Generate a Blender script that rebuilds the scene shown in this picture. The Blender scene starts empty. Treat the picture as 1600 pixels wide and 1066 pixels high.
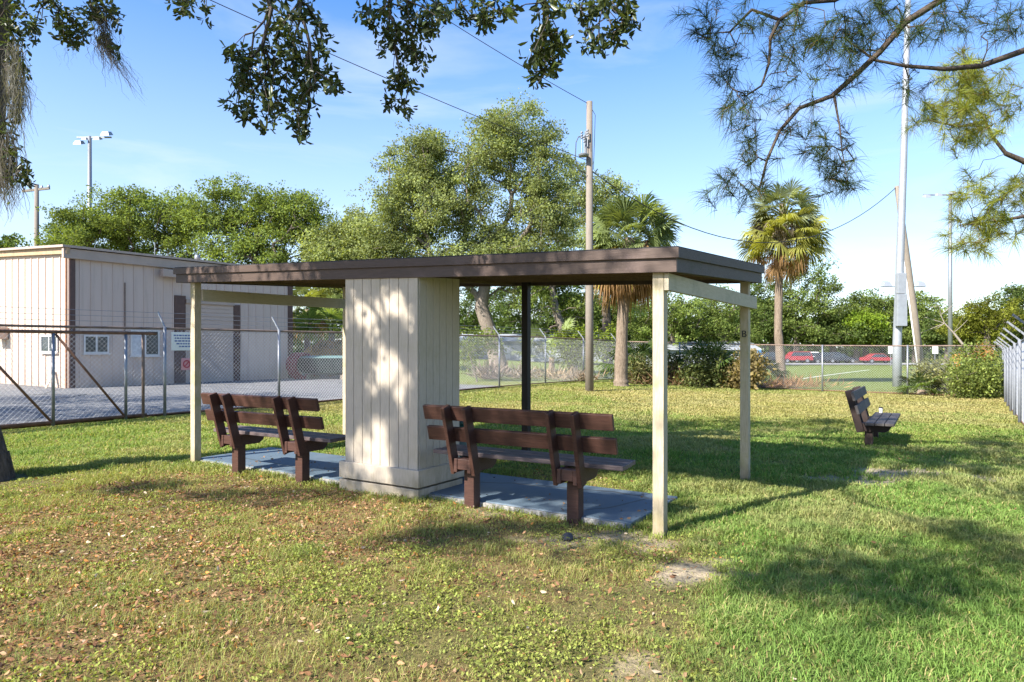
import bpy, math, random
import numpy as np
from mathutils import Vector, Matrix
R = math.radians
rng = np.random.default_rng(7)
random.seed(7)
sc = bpy.context.scene
col = sc.collection
EYE, F, HX, HY = 1.5, 1067.0, 800.0, 542.0      # eye height, focal length and horizon of the survey

# ------------------------------------------------------------------ survey helpers
def G(px, py, z=0.0):                    # ground point seen at a photo pixel
    d = F * (EYE - z) / (py - HY)
    return np.array(((px - HX) / F * d, d, z))
def P(px, py, d):                        # point at distance d
    return np.array(((px - HX) / F * d, d, EYE - (py - HY) / F * d))
def sstep(a, b, x):
    t = np.clip((np.asarray(x, float) - a) / (b - a), 0, 1)
    return t * t * (3 - 2 * t)
_lat = rng.random((256, 256))
def vnoise(x, y, s):
    x = np.asarray(x, float) / s + 1000.3; y = np.asarray(y, float) / s + 1000.7
    xi = np.floor(x).astype(int); yi = np.floor(y).astype(int)
    fx = x - xi; fy = y - yi; fx = fx * fx * (3 - 2 * fx); fy = fy * fy * (3 - 2 * fy)
    L = lambda i, j: _lat[i % 256, j % 256]
    return (L(xi, yi) * (1 - fx) + L(xi + 1, yi) * fx) * (1 - fy) + (L(xi, yi + 1) * (1 - fx) + L(xi + 1, yi + 1) * fx) * fy
def fnoise(x, y, s):
    return .5 * vnoise(x, y, s) + .3 * vnoise(x + 31, y - 17, s / 2.1) + .2 * vnoise(x - 57, y + 43, s / 4.3)
def gz(x, y):                            # height of the lawn
    x = np.asarray(x, float); y = np.asarray(y, float)
    z = -.33 * sstep(7, 24, y) * sstep(0, 14, x) - .6 * sstep(28, 90, y) * sstep(-8, 10, x)
    return z + .03 * (fnoise(x, y, 1.7) - .5) * sstep(30, 24, y)

# ------------------------------------------------------------------ object helpers
def tag(o, label=None, cat=None, group=None, kind=None):
    if label: o['label'] = label
    if cat: o['category'] = cat
    if group: o['group'] = group
    if kind: o['kind'] = kind
    return o
def empty(name, loc=(0, 0, 0), rz=0, label=None, cat=None, group=None):
    o = bpy.data.objects.new(name, None); col.objects.link(o)
    o.location = loc; o.rotation_euler = (0, 0, rz); o.empty_display_size = .2
    return tag(o, label, cat, group)
def link(name, me, mat, parent=None, smooth=False, bevel=0):
    o = bpy.data.objects.new(name, me); col.objects.link(o)
    if mat is not None: me.materials.append(mat)
    if parent is not None: o.parent = parent
    if smooth: me.polygons.foreach_set('use_smooth', [True] * len(me.polygons))
    if bevel:
        m = o.modifiers.new('bev', 'BEVEL'); m.width = bevel; m.segments = 2; m.limit_method = 'ANGLE'
    return o
def copy_tree(o, parent=None):
    c = o.copy(); col.objects.link(c)
    if parent is not None: c.parent = parent
    for ch in list(o.children): copy_tree(ch, c)
    return c
def npmesh(name, verts, faces_list, colors=None):
    """faces_list: list of int arrays (n,k); colors: (nverts,3)"""
    me = bpy.data.meshes.new(name)
    verts = np.asarray(verts, np.float32)
    me.vertices.add(len(verts)); me.vertices.foreach_set('co', verts.ravel())
    loops = np.concatenate([f.ravel() for f in faces_list]).astype(np.int32)
    tot = np.concatenate([np.full(len(f), f.shape[1]) for f in faces_list]).astype(np.int32)
    start = np.concatenate(([0], np.cumsum(tot)[:-1])).astype(np.int32)
    me.loops.add(len(loops)); me.loops.foreach_set('vertex_index', loops)
    me.polygons.add(len(tot)); me.polygons.foreach_set('loop_start', start)
    try: me.polygons.foreach_set('loop_total', tot)
    except Exception: pass
    if colors is not None:
        a = me.attributes.new('col', 'FLOAT_COLOR', 'POINT')
        c = np.ones((len(verts), 4), np.float32); c[:, :3] = colors
        a.data.foreach_set('color', c.ravel())
    me.update(calc_edges=True)
    return me
def rot_to(d):
    d = np.asarray(d, float); d = d / np.linalg.norm(d)
    a = np.array((0, 0, 1.)) if abs(d[2]) < .95 else np.array((1., 0, 0))
    u = np.cross(a, d); u /= np.linalg.norm(u)
    return u, np.cross(d, u), d
class MB:
    def __init__(s): s.v = []; s.f = []
    def add(s, v, f):
        n = len(s.v); s.v += [tuple(map(float, p)) for p in v]; s.f += [tuple(i + n for i in q) for q in f]; return s
    def box(s, x0, x1, y0, y1, z0, z1):
        v = [(x, y, z) for z in (z0, z1) for x, y in ((x0, y0), (x1, y0), (x1, y1), (x0, y1))]
        return s.add(v, [(3, 2, 1, 0), (4, 5, 6, 7), (0, 1, 5, 4), (1, 2, 6, 5), (2, 3, 7, 6), (3, 0, 4, 7)])
    def hexa(s, v): return s.add(v, [(3, 2, 1, 0), (4, 5, 6, 7), (0, 1, 5, 4), (1, 2, 6, 5), (2, 3, 7, 6), (3, 0, 4, 7)])
    def bar(s, p0, p1, w, h, up=(0, 0, 1)):
        p0 = np.asarray(p0, float); p1 = np.asarray(p1, float); d = p1 - p0; d /= np.linalg.norm(d)
        u = np.cross(up, d); u /= np.linalg.norm(u); t = np.cross(d, u)
        c = [(-1, -1), (1, -1), (1, 1), (-1, 1)]
        return s.hexa([p0 + u * a * w / 2 + t * b * h / 2 for a, b in c] + [p1 + u * a * w / 2 + t * b * h / 2 for a, b in c])
    def tube(s, pts, radii, n=8, caps=True):
        pts = [np.asarray(p, float) for p in pts]
        if np.isscalar(radii): radii = [radii] * len(pts)
        vs = []; k = len(pts)
        u0 = None
        for i, p in enumerate(pts):
            d = pts[min(i + 1, k - 1)] - pts[max(i - 1, 0)]
            if np.linalg.norm(d) < 1e-9: d = np.array((0, 0, 1.))
            d /= np.linalg.norm(d)
            if u0 is None: u, v, _ = rot_to(d)
            else:
                u = u0 - d * np.dot(u0, d); u /= np.linalg.norm(u) + 1e-12; v = np.cross(d, u)
            u0 = u
            for j in range(n):
                a = 2 * math.pi * j / n
                vs.append(p + radii[i] * (math.cos(a) * u + math.sin(a) * v))
        fs = [(i * n + j, i * n + (j + 1) % n, (i + 1) * n + (j + 1) % n, (i + 1) * n + j) for i in range(k - 1) for j in range(n)]
        if caps: fs += [tuple(range(n))[::-1], tuple(range((k - 1) * n, k * n))]
        return s.add(vs, fs)
    def lathe(s, c, prof, n=20):
        c = np.asarray(c, float); vs = []
        for r, z in prof:
            for j in range(n):
                a = 2 * math.pi * j / n; vs.append(c + (r * math.cos(a), r * math.sin(a), z))
        k = len(prof)
        return s.add(vs, [(i * n + j, i * n + (j + 1) % n, (i + 1) * n + (j + 1) % n, (i + 1) * n + j) for i in range(k - 1) for j in range(n)])
    def torus(s, c, ax, R0, r, n=28, m=8):
        u, v, w = rot_to(ax); c = np.asarray(c, float); vs = []
        for i in range(n):
            a = 2 * math.pi * i / n; d = math.cos(a) * u + math.sin(a) * v
            for j in range(m):
                b = 2 * math.pi * j / m; vs.append(c + d * (R0 + r * math.cos(b)) + w * r * math.sin(b))
        return s.add(vs, [(i * m + j, ((i + 1) % n) * m + j, ((i + 1) % n) * m + (j + 1) % m, i * m + (j + 1) % m) for i in range(n) for j in range(m)])
    def build(s, name, mat, parent=None, smooth=False, bevel=0):
        me = bpy.data.meshes.new(name); me.from_pydata(s.v, [], s.f); me.update()
        return link(name, me, mat, parent, smooth, bevel)

# ------------------------------------------------------------------ materials
class NT:
    def __init__(s, name):
        s.m = bpy.data.materials.new(name); s.m.use_nodes = True
        s.t = s.m.node_tree; s.n = s.t.nodes; s.b = s.n['Principled BSDF']; s.out = s.n['Material Output']
    def new(s, t, **k):
        n = s.n.new(t)
        for a, v in k.items(): setattr(n, a, v)
        return n
    def l(s, a, b): s.t.links.new(a, b)
    def noise(s, scale, detail=4, rough=.6, vec=None, dist=0):
        n = s.new('ShaderNodeTexNoise'); n.inputs['Scale'].default_value = scale; n.inputs['Detail'].default_value = detail
        n.inputs['Roughness'].default_value = rough; n.inputs['Distortion'].default_value = dist
        if vec is not None: s.l(vec, n.inputs['Vector'])
        return n.outputs['Fac']
    def coord(s, scale=(1, 1, 1)):
        c = s.new('ShaderNodeTexCoord'); m = s.new('ShaderNodeMapping'); m.inputs['Scale'].default_value = scale
        s.l(c.outputs['Object'], m.inputs['Vector']); return m.outputs['Vector']
    def ramp(s, fac, stops):
        r = s.new('ShaderNodeValToRGB'); e = r.color_ramp.elements
        while len(e) > 1: e.remove(e[0])
        e[0].position = stops[0][0]; e[0].color = (*stops[0][1], 1)
        for p, c in stops[1:]:
            x = e.new(p); x.color = (*c, 1)
        s.l(fac, r.inputs['Fac']); return r.outputs['Color']
    def mix(s, fac, a, b, mode='MIX'):
        m = s.new('ShaderNodeMix', data_type='RGBA', blend_type=mode)
        for sock, v in ((m.inputs['Factor'], fac), (m.inputs['A'], a), (m.inputs['B'], b)):
            if hasattr(v, 'is_output') or isinstance(v, bpy.types.NodeSocket): s.l(v, sock)
            elif isinstance(v, (int, float)): sock.default_value = v
            else: sock.default_value = (*v, 1)
        return m.outputs['Result']
    def bump(s, h, strength=.3, dist=.02):
        b = s.new('ShaderNodeBump'); b.inputs['Strength'].default_value = strength; b.inputs['Distance'].default_value = dist
        s.l(h, b.inputs['Height']); s.l(b.outputs['Normal'], s.b.inputs['Normal'])
    def fin(s, c=None, rough=.6, metal=0, spec=.5):
        if c is not None:
            if isinstance(c, bpy.types.NodeSocket): s.l(c, s.b.inputs['Base Color'])
            else: s.b.inputs['Base Color'].default_value = (*c, 1)
        s.b.inputs['Roughness'].default_value = rough; s.b.inputs['Metallic'].default_value = metal
        s.b.inputs['Specular IOR Level'].default_value = spec
        return s.m
def sc3(c, k): return tuple(x * k for x in c)
def plain(name, c, rough=.6, metal=0, var=.25, scale=6, bump=0, spec=.5):
    t = NT(name); f = t.noise(scale, 5, .65, t.coord())
    cc = t.ramp(f, [(.3, sc3(c, 1 - var)), (.7, sc3(c, 1 + var))])
    if bump: t.bump(t.noise(scale * 6, 3, .6, t.coord()), bump, .01)
    return t.fin(cc, rough, metal, spec)
def wood(name, c, c2, rough=.6, grain=(2, 30, 30), stain=None, stain_amt=.5, bump=.35, grime=None):
    t = NT(name); f = t.noise(3, 6, .65, t.coord(grain), .4)
    cc = t.ramp(f, [(.3, c2), (.62, c)])
    if stain is not None:
        s = t.noise(2.2, 5, .7, t.coord())
        m = t.new('ShaderNodeMapRange'); m.inputs[1].default_value = .52; m.inputs[2].default_value = .72; m.inputs[4].default_value = stain_amt
        t.l(s, m.inputs[0]); cc = t.mix(m.outputs[0], cc, stain)
    if grime is not None:
        tc_ = t.new('ShaderNodeTexCoord'); sp = t.new('ShaderNodeSeparateXYZ'); t.l(tc_.outputs['Object'], sp.inputs[0])
        ns = t.noise(9, 5, .7, t.coord((1, 1, .35)))
        ma = t.new('ShaderNodeMath', operation='MULTIPLY_ADD'); ma.inputs[1].default_value = .75; t.l(ns, ma.inputs[0]); ma.inputs[2].default_value = -.30
        sb = t.new('ShaderNodeMath', operation='SUBTRACT'); t.l(ma.outputs[0], sb.inputs[0]); t.l(sp.outputs['Z'], sb.inputs[1])
        mr = t.new('ShaderNodeMapRange'); mr.inputs[1].default_value = -.16; mr.inputs[2].default_value = .10; mr.inputs[4].default_value = .75; t.l(sb.outputs[0], mr.inputs[0])
        cc = t.mix(mr.outputs[0], cc, grime)
        ck = t.noise(55, 3, .6, t.coord((1, 1, .12))); mk = t.new('ShaderNodeMapRange'); mk.inputs[1].default_value = .70; mk.inputs[2].default_value = .78; mk.inputs[4].default_value = .55; t.l(ck, mk.inputs[0])
        cc = t.mix(mk.outputs[0], cc, (.17, .13, .085))
    t.bump(f, bump, .004)
    return t.fin(cc, rough, 0, .3)
def leafmat(name, transl=.35, gloss=.06):
    t = NT(name); a = t.new('ShaderNodeAttribute'); a.attribute_name = 'col'
    t.n.remove(t.b)
    d = t.new('ShaderNodeBsdfDiffuse'); tr = t.new('ShaderNodeBsdfTranslucent'); g = t.new('ShaderNodeBsdfGlossy')
    g.inputs['Roughness'].default_value = .35
    h = t.new('ShaderNodeMix', data_type='RGBA', blend_type='MULTIPLY'); h.inputs['Factor'].default_value = 1
    t.l(a.outputs['Color'], d.inputs['Color']); t.l(a.outputs['Color'], h.inputs['A']); h.inputs['B'].default_value = (1.5, 1.45, .55, 1)
    t.l(h.outputs['Result'], tr.inputs['Color'])
    m1 = t.new('ShaderNodeMixShader'); m1.inputs[0].default_value = transl; t.l(d.outputs[0], m1.inputs[1]); t.l(tr.outputs[0], m1.inputs[2])
    m2 = t.new('ShaderNodeMixShader'); m2.inputs[0].default_value = gloss; t.l(m1.outputs[0], m2.inputs[1]); t.l(g.outputs[0], m2.inputs[2])
    t.l(m2.outputs[0], t.out.inputs['Surface'])
    return t.m
M = {}
M['cream'] = wood('cream_paint', (.52, .445, .35), (.43, .365, .285), .65, (30, 30, 3), (.36, .31, .20), .45, .25, (.22, .18, .11))
M['post'] = wood('cream_post_paint', (.48, .40, .28), (.34, .28, .175), .7, (30, 30, 3), (.30, .27, .10), .85, .4, (.20, .16, .09))
M['beam'] = wood('weathered_beam_paint', (.48, .415, .30), (.39, .335, .24), .7, (4, 4, 30), (.27, .25, .17), .8, .3)
M['fascia'] = wood('brown_fascia_paint', (.092, .062, .048), (.064, .042, .033), .55, (2.2, 2.2, 40), (.16, .11, .10), .5, .3)
M['fasciaend'] = wood('faded_fascia_paint', (.088, .070, .064), (.055, .042, .040), .65, (8, 8, 30), (.04, .042, .028), .7, .4)
M['under'] = wood('bare_roof_boards', (.20, .135, .075), (.12, .08, .045), .8, (2, 20, 20), (.08, .055, .035), .5)
M['shingle'] = plain('asphalt_shingle', (.035, .032, .032), .95, 0, .5, 60, .5)
M['bench'] = wood('red_brown_bench_stain', (.076, .036, .026), (.042, .019, .014), .5, (2, 30, 30), (.10, .05, .035), .4, .5)
M['seat'] = wood('weathered_seat_planks', (.14, .105, .10), (.055, .040, .042), .55, (1.6, 40, 40), (.20, .17, .165), .5, .6)  # weathered grey, with sky reflection painted into the pale tone
M['oldbench'] = wood('dark_bench_stain', (.034, .020, .017), (.02, .012, .010), .6, (2, 30, 30), (.07, .055, .05), .4, .5)
M['oldslat'] = wood('grey_worn_slats', (.080, .070, .066), (.032, .028, .027), .7, (2, 30, 30), (.17, .15, .13), .5, .6)
M['darkpost'] = wood('dark_brown_post_paint', (.022, .015, .012), (.014, .010, .008), .6, (30, 30, 3))
M['slab'] = None
M['white'] = plain('white_paint', (.75, .74, .72), .5, 0, .08)
M['galv'] = plain('galvanised_steel', (.25, .26, .275), .45, .55, .15, 9)
M['galvlight'] = plain('pale_galvanised_steel', (.30, .32, .345), .55, .3, .10, 5)
M['greypost'] = plain('dull_grey_zinc', (.17, .18, .20), .7, 0, .15, 5)
M['wire'] = plain('fence_wire', (.55, .55, .54), .45, .5, .15, 4)
M['rust'] = plain('rusty_pipe', (.17, .085, .05), .8, .1, .4, 9)
M['rustrail'] = plain('dull_rust_rail', (.20, .14, .105), .8, .1, .35, 5)
M['dark'] = plain('dark_rubber', (.02, .02, .022), .7)
M['cable'] = plain('black_cable', (.018, .018, .02), .6)
M['green_can'] = plain('dark_green_plastic', (.012, .06, .045), .4, 0, .2)
M['brown'] = plain('brown_trim_metal', (.085, .042, .032), .5, 0, .2)
M['glass'] = plain('window_glass', (.035, .045, .05), .08, 0, .3, 2)
M['oldwood'] = wood('grey_pole_wood', (.235, .20, .16), (.15, .125, .10), .85, (40, 40, 2), (.13, .105, .08), .5, .5)
M['bark'] = None
def bark(name, c, c2):
    t = NT(name); f = t.noise(5, 8, .75, t.coord((4, 4, 1)), 1.2); cc = t.ramp(f, [(.35, c2), (.65, c)])
    t.bump(f, .9, .04); return t.fin(cc, .9, 0, .2)
M['bark'] = bark('oak_bark', (.17, .14, .115), (.05, .04, .032))
M['barkpale'] = bark('pale_bark', (.30, .25, .20), (.12, .095, .075))
M['barkpine'] = bark('pine_bark', (.14, .105, .08), (.05, .038, .03))
M['palmtrunk'] = bark('palm_trunk_fibre', (.29, .225, .165), (.11, .08, .055))
M['leaf'] = leafmat('leaf', .42, .0)
M['nearleaf'] = leafmat('near_leaf', .3, .03)
M['grass'] = leafmat('grass_blade', .35, 0)
M['dead'] = leafmat('dead_leaf', .2, 0)
M['moss'] = leafmat('moss_strand', .3, 0)
# painted slab: blue-grey paint, worn edge and dirt
t = NT('blue_grey_slab_paint')
f = t.noise(3, 6, .7, t.coord()); g = t.noise(28, 4, .7, t.coord())
cc = t.mix(t.ramp(f, [(.45, (0, 0, 0)), (.75, (.6, .6, .6))]), (.085, .122, .155), (.145, .172, .19))
cc = t.mix(t.ramp(g, [(.62, (0, 0, 0)), (.72, (.8, .8, .8))]), cc, (.12, .115, .10))
vo = t.new('ShaderNodeTexVoronoi', feature='DISTANCE_TO_EDGE'); vo.inputs['Scale'].default_value = .55; vo.inputs['Randomness'].default_value = 1
wv = t.new('ShaderNodeVectorMath', operation='ADD'); nv_ = t.new('ShaderNodeTexNoise'); nv_.inputs['Scale'].default_value = 5; nv_.inputs['Detail'].default_value = 4
sv = t.new('ShaderNodeVectorMath', operation='SCALE'); sv.inputs['Scale'].default_value = .35; t.l(nv_.outputs['Color'], sv.inputs[0]); t.l(t.coord(), wv.inputs[0]); t.l(sv.outputs[0], wv.inputs[1]); t.l(wv.outputs[0], vo.inputs['Vector'])
cm = t.new('ShaderNodeMapRange'); cm.inputs[1].default_value = .004; cm.inputs[2].default_value = .010; cm.inputs[3].default_value = .85; cm.inputs[4].default_value = 0; t.l(vo.outputs['Distance'], cm.inputs[0])
cc = t.mix(cm.outputs[0], cc, (.05, .05, .045))
t.bump(g, .25, .006); M['slab'] = t.fin(cc, .6)
t = NT('worn_concrete_edge'); g = t.noise(22, 6, .7, t.coord()); t.bump(g, .6, .02)
M['slabedge'] = t.fin(t.ramp(g, [(.35, (.13, .12, .10)), (.6, (.36, .34, .31))]), .9)
# ribbed metal wall
M['metalwall'] = plain('tan_metal_panel', (.53, .415, .315), .55, 0, .05, 1.2)
t = NT('streaked_tan_panel'); f = t.noise(2.2, 6, .7, t.coord((3, 3, .22))); g = t.noise(.9, 4, .6, t.coord())
cc = t.mix(t.ramp(f, [(.50, (0, 0, 0)), (.74, (.55, .55, .55))]), (.54, .425, .345), (.38, .295, .23))
sp = t.new('ShaderNodeSeparateXYZ'); tc_ = t.new('ShaderNodeTexCoord'); t.l(tc_.outputs['Object'], sp.inputs[0])
mr = t.new('ShaderNodeMapRange'); mr.inputs[1].default_value = .75; mr.inputs[2].default_value = .0; mr.inputs[4].default_value = .6; t.l(sp.outputs['Z'], mr.inputs[0])
mu = t.new('ShaderNodeMath', operation='MULTIPLY'); t.l(mr.outputs[0], mu.inputs[0]); t.l(f, mu.inputs[1])
cc = t.mix(mu.outputs[0], cc, (.28, .20, .14)); t.bump(g, .15, .05); M['metalwall'] = t.fin(cc, .55)
M['metaltrim'] = plain('tan_eave_trim', (.40, .31, .245), .55, 0, .08, 2)
M['rolldoor'] = plain('tan_roll_door', (.46, .36, .29), .55, 0, .05, 2)
# asphalt apron
t = NT('worn_asphalt'); g = t.noise(60, 5, .75, t.coord()); f = t.noise(.5, 5, .7, t.coord((1, 2.5, 1)))
cc = t.mix(t.ramp(f, [(.38, (0, 0, 0)), (.62, (1, 1, 1))]), (.085, .086, .092), (.15, .145, .14)); cc = t.mix(.5, cc, t.ramp(g, [(.35, (.06, .06, .06)), (.65, (.27, .265, .26))]))
vo = t.new('ShaderNodeTexVoronoi', feature='DISTANCE_TO_EDGE'); vo.inputs['Scale'].default_value = .32
wv = t.new('ShaderNodeVectorMath', operation='ADD'); nv_ = t.new('ShaderNodeTexNoise'); nv_.inputs['Scale'].default_value = 1.3; nv_.inputs['Detail'].default_value = 5
t.l(nv_.outputs['Color'], wv.inputs[1]); t.l(t.coord(), wv.inputs[0]); t.l(wv.outputs[0], vo.inputs['Vector'])
cm = t.new('ShaderNodeMapRange'); cm.inputs[1].default_value = .006; cm.inputs[2].default_value = .016; cm.inputs[3].default_value = .8; cm.inputs[4].default_value = 0; t.l(vo.outputs['Distance'], cm.inputs[0])
cc = t.mix(cm.outputs[0], cc, (.035, .035, .03))
t.bump(g, .5, .01); M['asphalt'] = t.fin(cc, .9)
M['road'] = plain('pale_road', (.30, .295, .285), .9, 0, .15, 1)

# ------------------------------------------------------------------ camera, light, sky
cam = bpy.data.cameras.new('Camera'); co = bpy.data.objects.new('Camera', cam); col.objects.link(co)
co.location = (0, 0, EYE); co.rotation_euler = (R(90), 0, 0)
cam.lens = 24; cam.sensor_width = 36; cam.shift_y = 9 / 1600; cam.clip_start = .05; cam.clip_end = 3000
sc.camera = co
SUN_EL, SUN_AZ = 38.0, 230.3
S = np.array((math.sin(R(SUN_AZ)) * math.cos(R(SUN_EL)), math.cos(R(SUN_AZ)) * math.cos(R(SUN_EL)), math.sin(R(SUN_EL))))
sl = bpy.data.lights.new('sun', 'SUN'); sl.energy = 3.5; sl.angle = R(.55); sl.color = (1, .955, .88)
so = bpy.data.objects.new('sun', sl); col.objects.link(so); so.location = (-20, -20, 30)
so.rotation_euler = Vector(-S).to_track_quat('-Z', 'Y').to_euler()
w = bpy.data.worlds.new('World'); sc.world = w; w.use_nodes = True
wn = w.node_tree.nodes; wl = w.node_tree.links
sky = wn.new('ShaderNodeTexSky'); sky.sky_type = 'NISHITA'; sky.sun_disc = False
sky.sun_elevation = R(SUN_EL); sky.sun_rotation = R(SUN_AZ); sky.air_density = 1.0; sky.dust_density = .6; sky.ozone_density = 2.5
tc = wn.new('ShaderNodeTexCoord'); mp = wn.new('ShaderNodeMapping'); mp.inputs['Scale'].default_value = (1.3, 1.3, 6.5)
mp.inputs['Rotation'].default_value = (.12, .05, .4)
wl.new(tc.outputs['Generated'], mp.inputs['Vector'])
nz = wn.new('ShaderNodeTexNoise'); nz.inputs['Scale'].default_value = 1.9; nz.inputs['Detail'].default_value = 7; nz.inputs['Roughness'].default_value = .55; nz.inputs['Distortion'].default_value = .6
wl.new(mp.outputs[0], nz.inputs['Vector'])
rp = wn.new('ShaderNodeValToRGB'); rp.color_ramp.elements[0].position = .54; rp.color_ramp.elements[0].color = (0, 0, 0, 1)
rp.color_ramp.elements[1].position = .85; rp.color_ramp.elements[1].color = (.40, .40, .40, 1)
wl.new(nz.outputs['Fac'], rp.inputs['Fac'])
mx = wn.new('ShaderNodeMix'); mx.data_type = 'RGBA'; sx = wn.new('ShaderNodeSeparateXYZ'); wl.new(tc.outputs['Generated'], sx.inputs[0])
vl = wn.new('ShaderNodeMapRange'); vl.inputs[1].default_value = .50; vl.inputs[2].default_value = .04; vl.inputs[3].default_value = 0; vl.inputs[4].default_value = .62
wl.new(sx.outputs['Z'], vl.inputs[0])
ad = wn.new('ShaderNodeMath'); ad.operation = 'ADD'; ad.use_clamp = True; wl.new(vl.outputs[0], ad.inputs[0]); wl.new(rp.outputs['Color'], ad.inputs[1])
wl.new(ad.outputs[0], mx.inputs['Factor'])
hs = wn.new('ShaderNodeHueSaturation'); hs.inputs['Hue'].default_value = .508; hs.inputs['Saturation'].default_value = 1.36; hs.inputs['Value'].default_value = .69
wl.new(sky.outputs[0], hs.inputs['Color']); wl.new(hs.outputs['Color'], mx.inputs['A']); mx.inputs['B'].default_value = (2.35, 2.55, 2.85, 1)
wl.new(mx.outputs['Result'], wn['Background'].inputs[0]); wn['Background'].inputs[1].default_value = .122
sc.view_settings.view_transform = 'Standard'; sc.view_settings.look = 'None'; sc.view_settings.exposure = 1.9; sc.view_settings.gamma = 1
sc.view_settings.use_curve_mapping = False
sc.cycles.max_bounces = 6; sc.cycles.diffuse_bounces = 3; sc.cycles.glossy_bounces = 2; sc.cycles.transmission_bounces = 4; sc.cycles.transparent_max_bounces = 6
sc.cycles.sample_clamp_indirect = 4
#PART2
# ------------------------------------------------------------------ ground
SAND = [(1072, 895, 70, 20, 1.0), (1420, 742, 150, 14, .9), (1000, 850, 70, 22, .8), (930, 846, 120, 10, .6), (1010, 1035, 60, 30, .5), (760, 800, 70, 10, .5), (1150, 905, 60, 12, .5), (1560, 790, 60, 8, .4)]
def zones(x, y):
    x = np.asarray(x, float); y = np.asarray(y, float)
    n = fnoise(x, y, 1.1); n2 = fnoise(x + 9, y - 4, .45); n3 = fnoise(x - 21, y + 13, 3.2)
    lush = sstep(-.25, .3, x - (.715 + .35 * (y - 3.05)) + (n - .5) * 1.1)
    far = sstep(7.6, 9.0, y + (n - .5) * 1.0)
    right = sstep(-.6, .6, x - 1.2 + (n - .5))
    lush = np.where(y > 5.4, np.maximum(right, far * .75), lush)
    near = 1 - np.maximum(lush, far)
    litter = near * sstep(.40, .62, n * .55 + n2 * .45 + .16 * sstep(.3, -2.6, x) + .05) * sstep(-5.9, -4.6, x - .2 * y + 1)
    litter = np.maximum(litter, near * .85 * sstep(.45, .1, np.abs(x - (.45 + .35 * (y - 3.05)) + (n2 - .5) * .5)) * sstep(.45, .6, n2))
    dry = sstep(13.5, 16.5, y + (n3 - .5) * 4) * sstep(.30, .62, n3 + .12 * sstep(0, 8, x)) * sstep(27, 23, y - .1 * x)
    dry = np.maximum(dry, .5 * sstep(.55, .7, n) * sstep(8, 10, y) * sstep(16, 12, y))
    sand = np.zeros_like(x)
    yy = np.maximum(y, .5); px = HX + F * x / yy; py = HY + F * EYE / yy
    for cx, cy, rx, ry, k in SAND:
        q = np.sqrt(((px - cx) / rx) ** 2 + ((py - cy) / ry) ** 2) + (n2 - .5) * 1.5 + (fnoise(x + 3, y + 8, .16) - .5) * 1.1
        sand = np.maximum(sand, k * sstep(1.15, .45, q) * (y > 2))
    return lush, litter, dry, sand, n, n2, n3
def mixc(a, b, t): return a * (1 - t[..., None]) + np.asarray(b) * t[..., None]
def ground_col(x, y):
    lush, litter, dry, sand, n, n2, n3 = zones(x, y)
    c = np.ones(x.shape + (3,)) * np.array((.150, .128, .056))
    c = mixc(c, (.105, .135, .038), lush)
    lawn = sstep(7.6, 9.5, y)
    c = mixc(c, (.15, .168, .048), lawn)
    c = mixc(c, (.19, .19, .06), lawn * sstep(.45, .65, n))
    c = mixc(c, (.20, .128, .066), litter * .7)
    c = mixc(c, (.25, .20, .085), dry * .75)
    c = mixc(c, (.40, .33, .25), sand)
    c = mixc(c, (.15, .185, .055), sstep(27, 31, y))
    return c * (.85 + .3 * n3)[..., None]
def axis(*segs):
    return np.unique(np.concatenate([np.arange(a, b, st) for a, b, st in segs]))
gx = axis((-420, -40, 20), (-40, -10, 1), (-10, 10, .1), (10, 24, .3), (24, 50, 1.5), (50, 421, 20))
gy = axis((-60, 1, 3), (1, 2.4, .3), (2.4, 11, .1), (11, 34, .4), (34, 130, 4), (130, 900, 40))
XX, YY = np.meshgrid(gx, gy); ZZ = gz(XX, YY)
nx, ny = len(gx), len(gy)
ii = (np.arange(ny - 1)[:, None] * nx + np.arange(nx - 1)[None, :]).ravel()
gm = npmesh('ground', np.stack([XX, YY, ZZ], -1).reshape(-1, 3), [np.stack([ii, ii + 1, ii + nx + 1, ii + nx], -1)], ground_col(XX, YY).reshape(-1, 3))
t = NT('lawn_ground'); a = t.new('ShaderNodeAttribute'); a.attribute_name = 'col'
f = t.noise(26, 6, .75, t.coord()); g = t.noise(4.5, 5, .7, t.coord())
cc = t.mix(1, a.outputs['Color'], t.ramp(f, [(.3, (.45, .43, .40)), (.5, (1, 1, 1)), (.72, (1.6, 1.55, 1.3))]), 'MULTIPLY')
cc = t.mix(1, cc, t.ramp(g, [(.35, (.72, .76, .66)), (.65, (1.25, 1.2, 1.1))]), 'MULTIPLY')
t.bump(f, .8, .03); mg = t.fin(cc, .95, 0, .1)
tag(link('ground', gm, mg, smooth=True), kind='structure')

def sheet(name, poly, z, mat, sub=0):
    mb = MB(); mb.add([(p[0], p[1], (gz(p[0], p[1]) if z is None else 0) + (z or .03)) for p in poly], [tuple(range(len(poly)))])
    return tag(mb.build(name, mat), kind='structure')
# shelter frame: u to the right along the front, v to the back
ANG = R(-32.6)
FR = np.array((1.18, 5.44)); u2 = np.array((math.cos(ANG), math.sin(ANG))); v2 = np.array((-math.sin(ANG), math.cos(ANG)))
def L(u, v, z=0.0): p = FR + u * u2 + v * v2; return np.array((p[0], p[1], z))
FV = np.array((.565, .825)); FU = np.array((.825, -.565))     # directions of the enclosing fences
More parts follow.
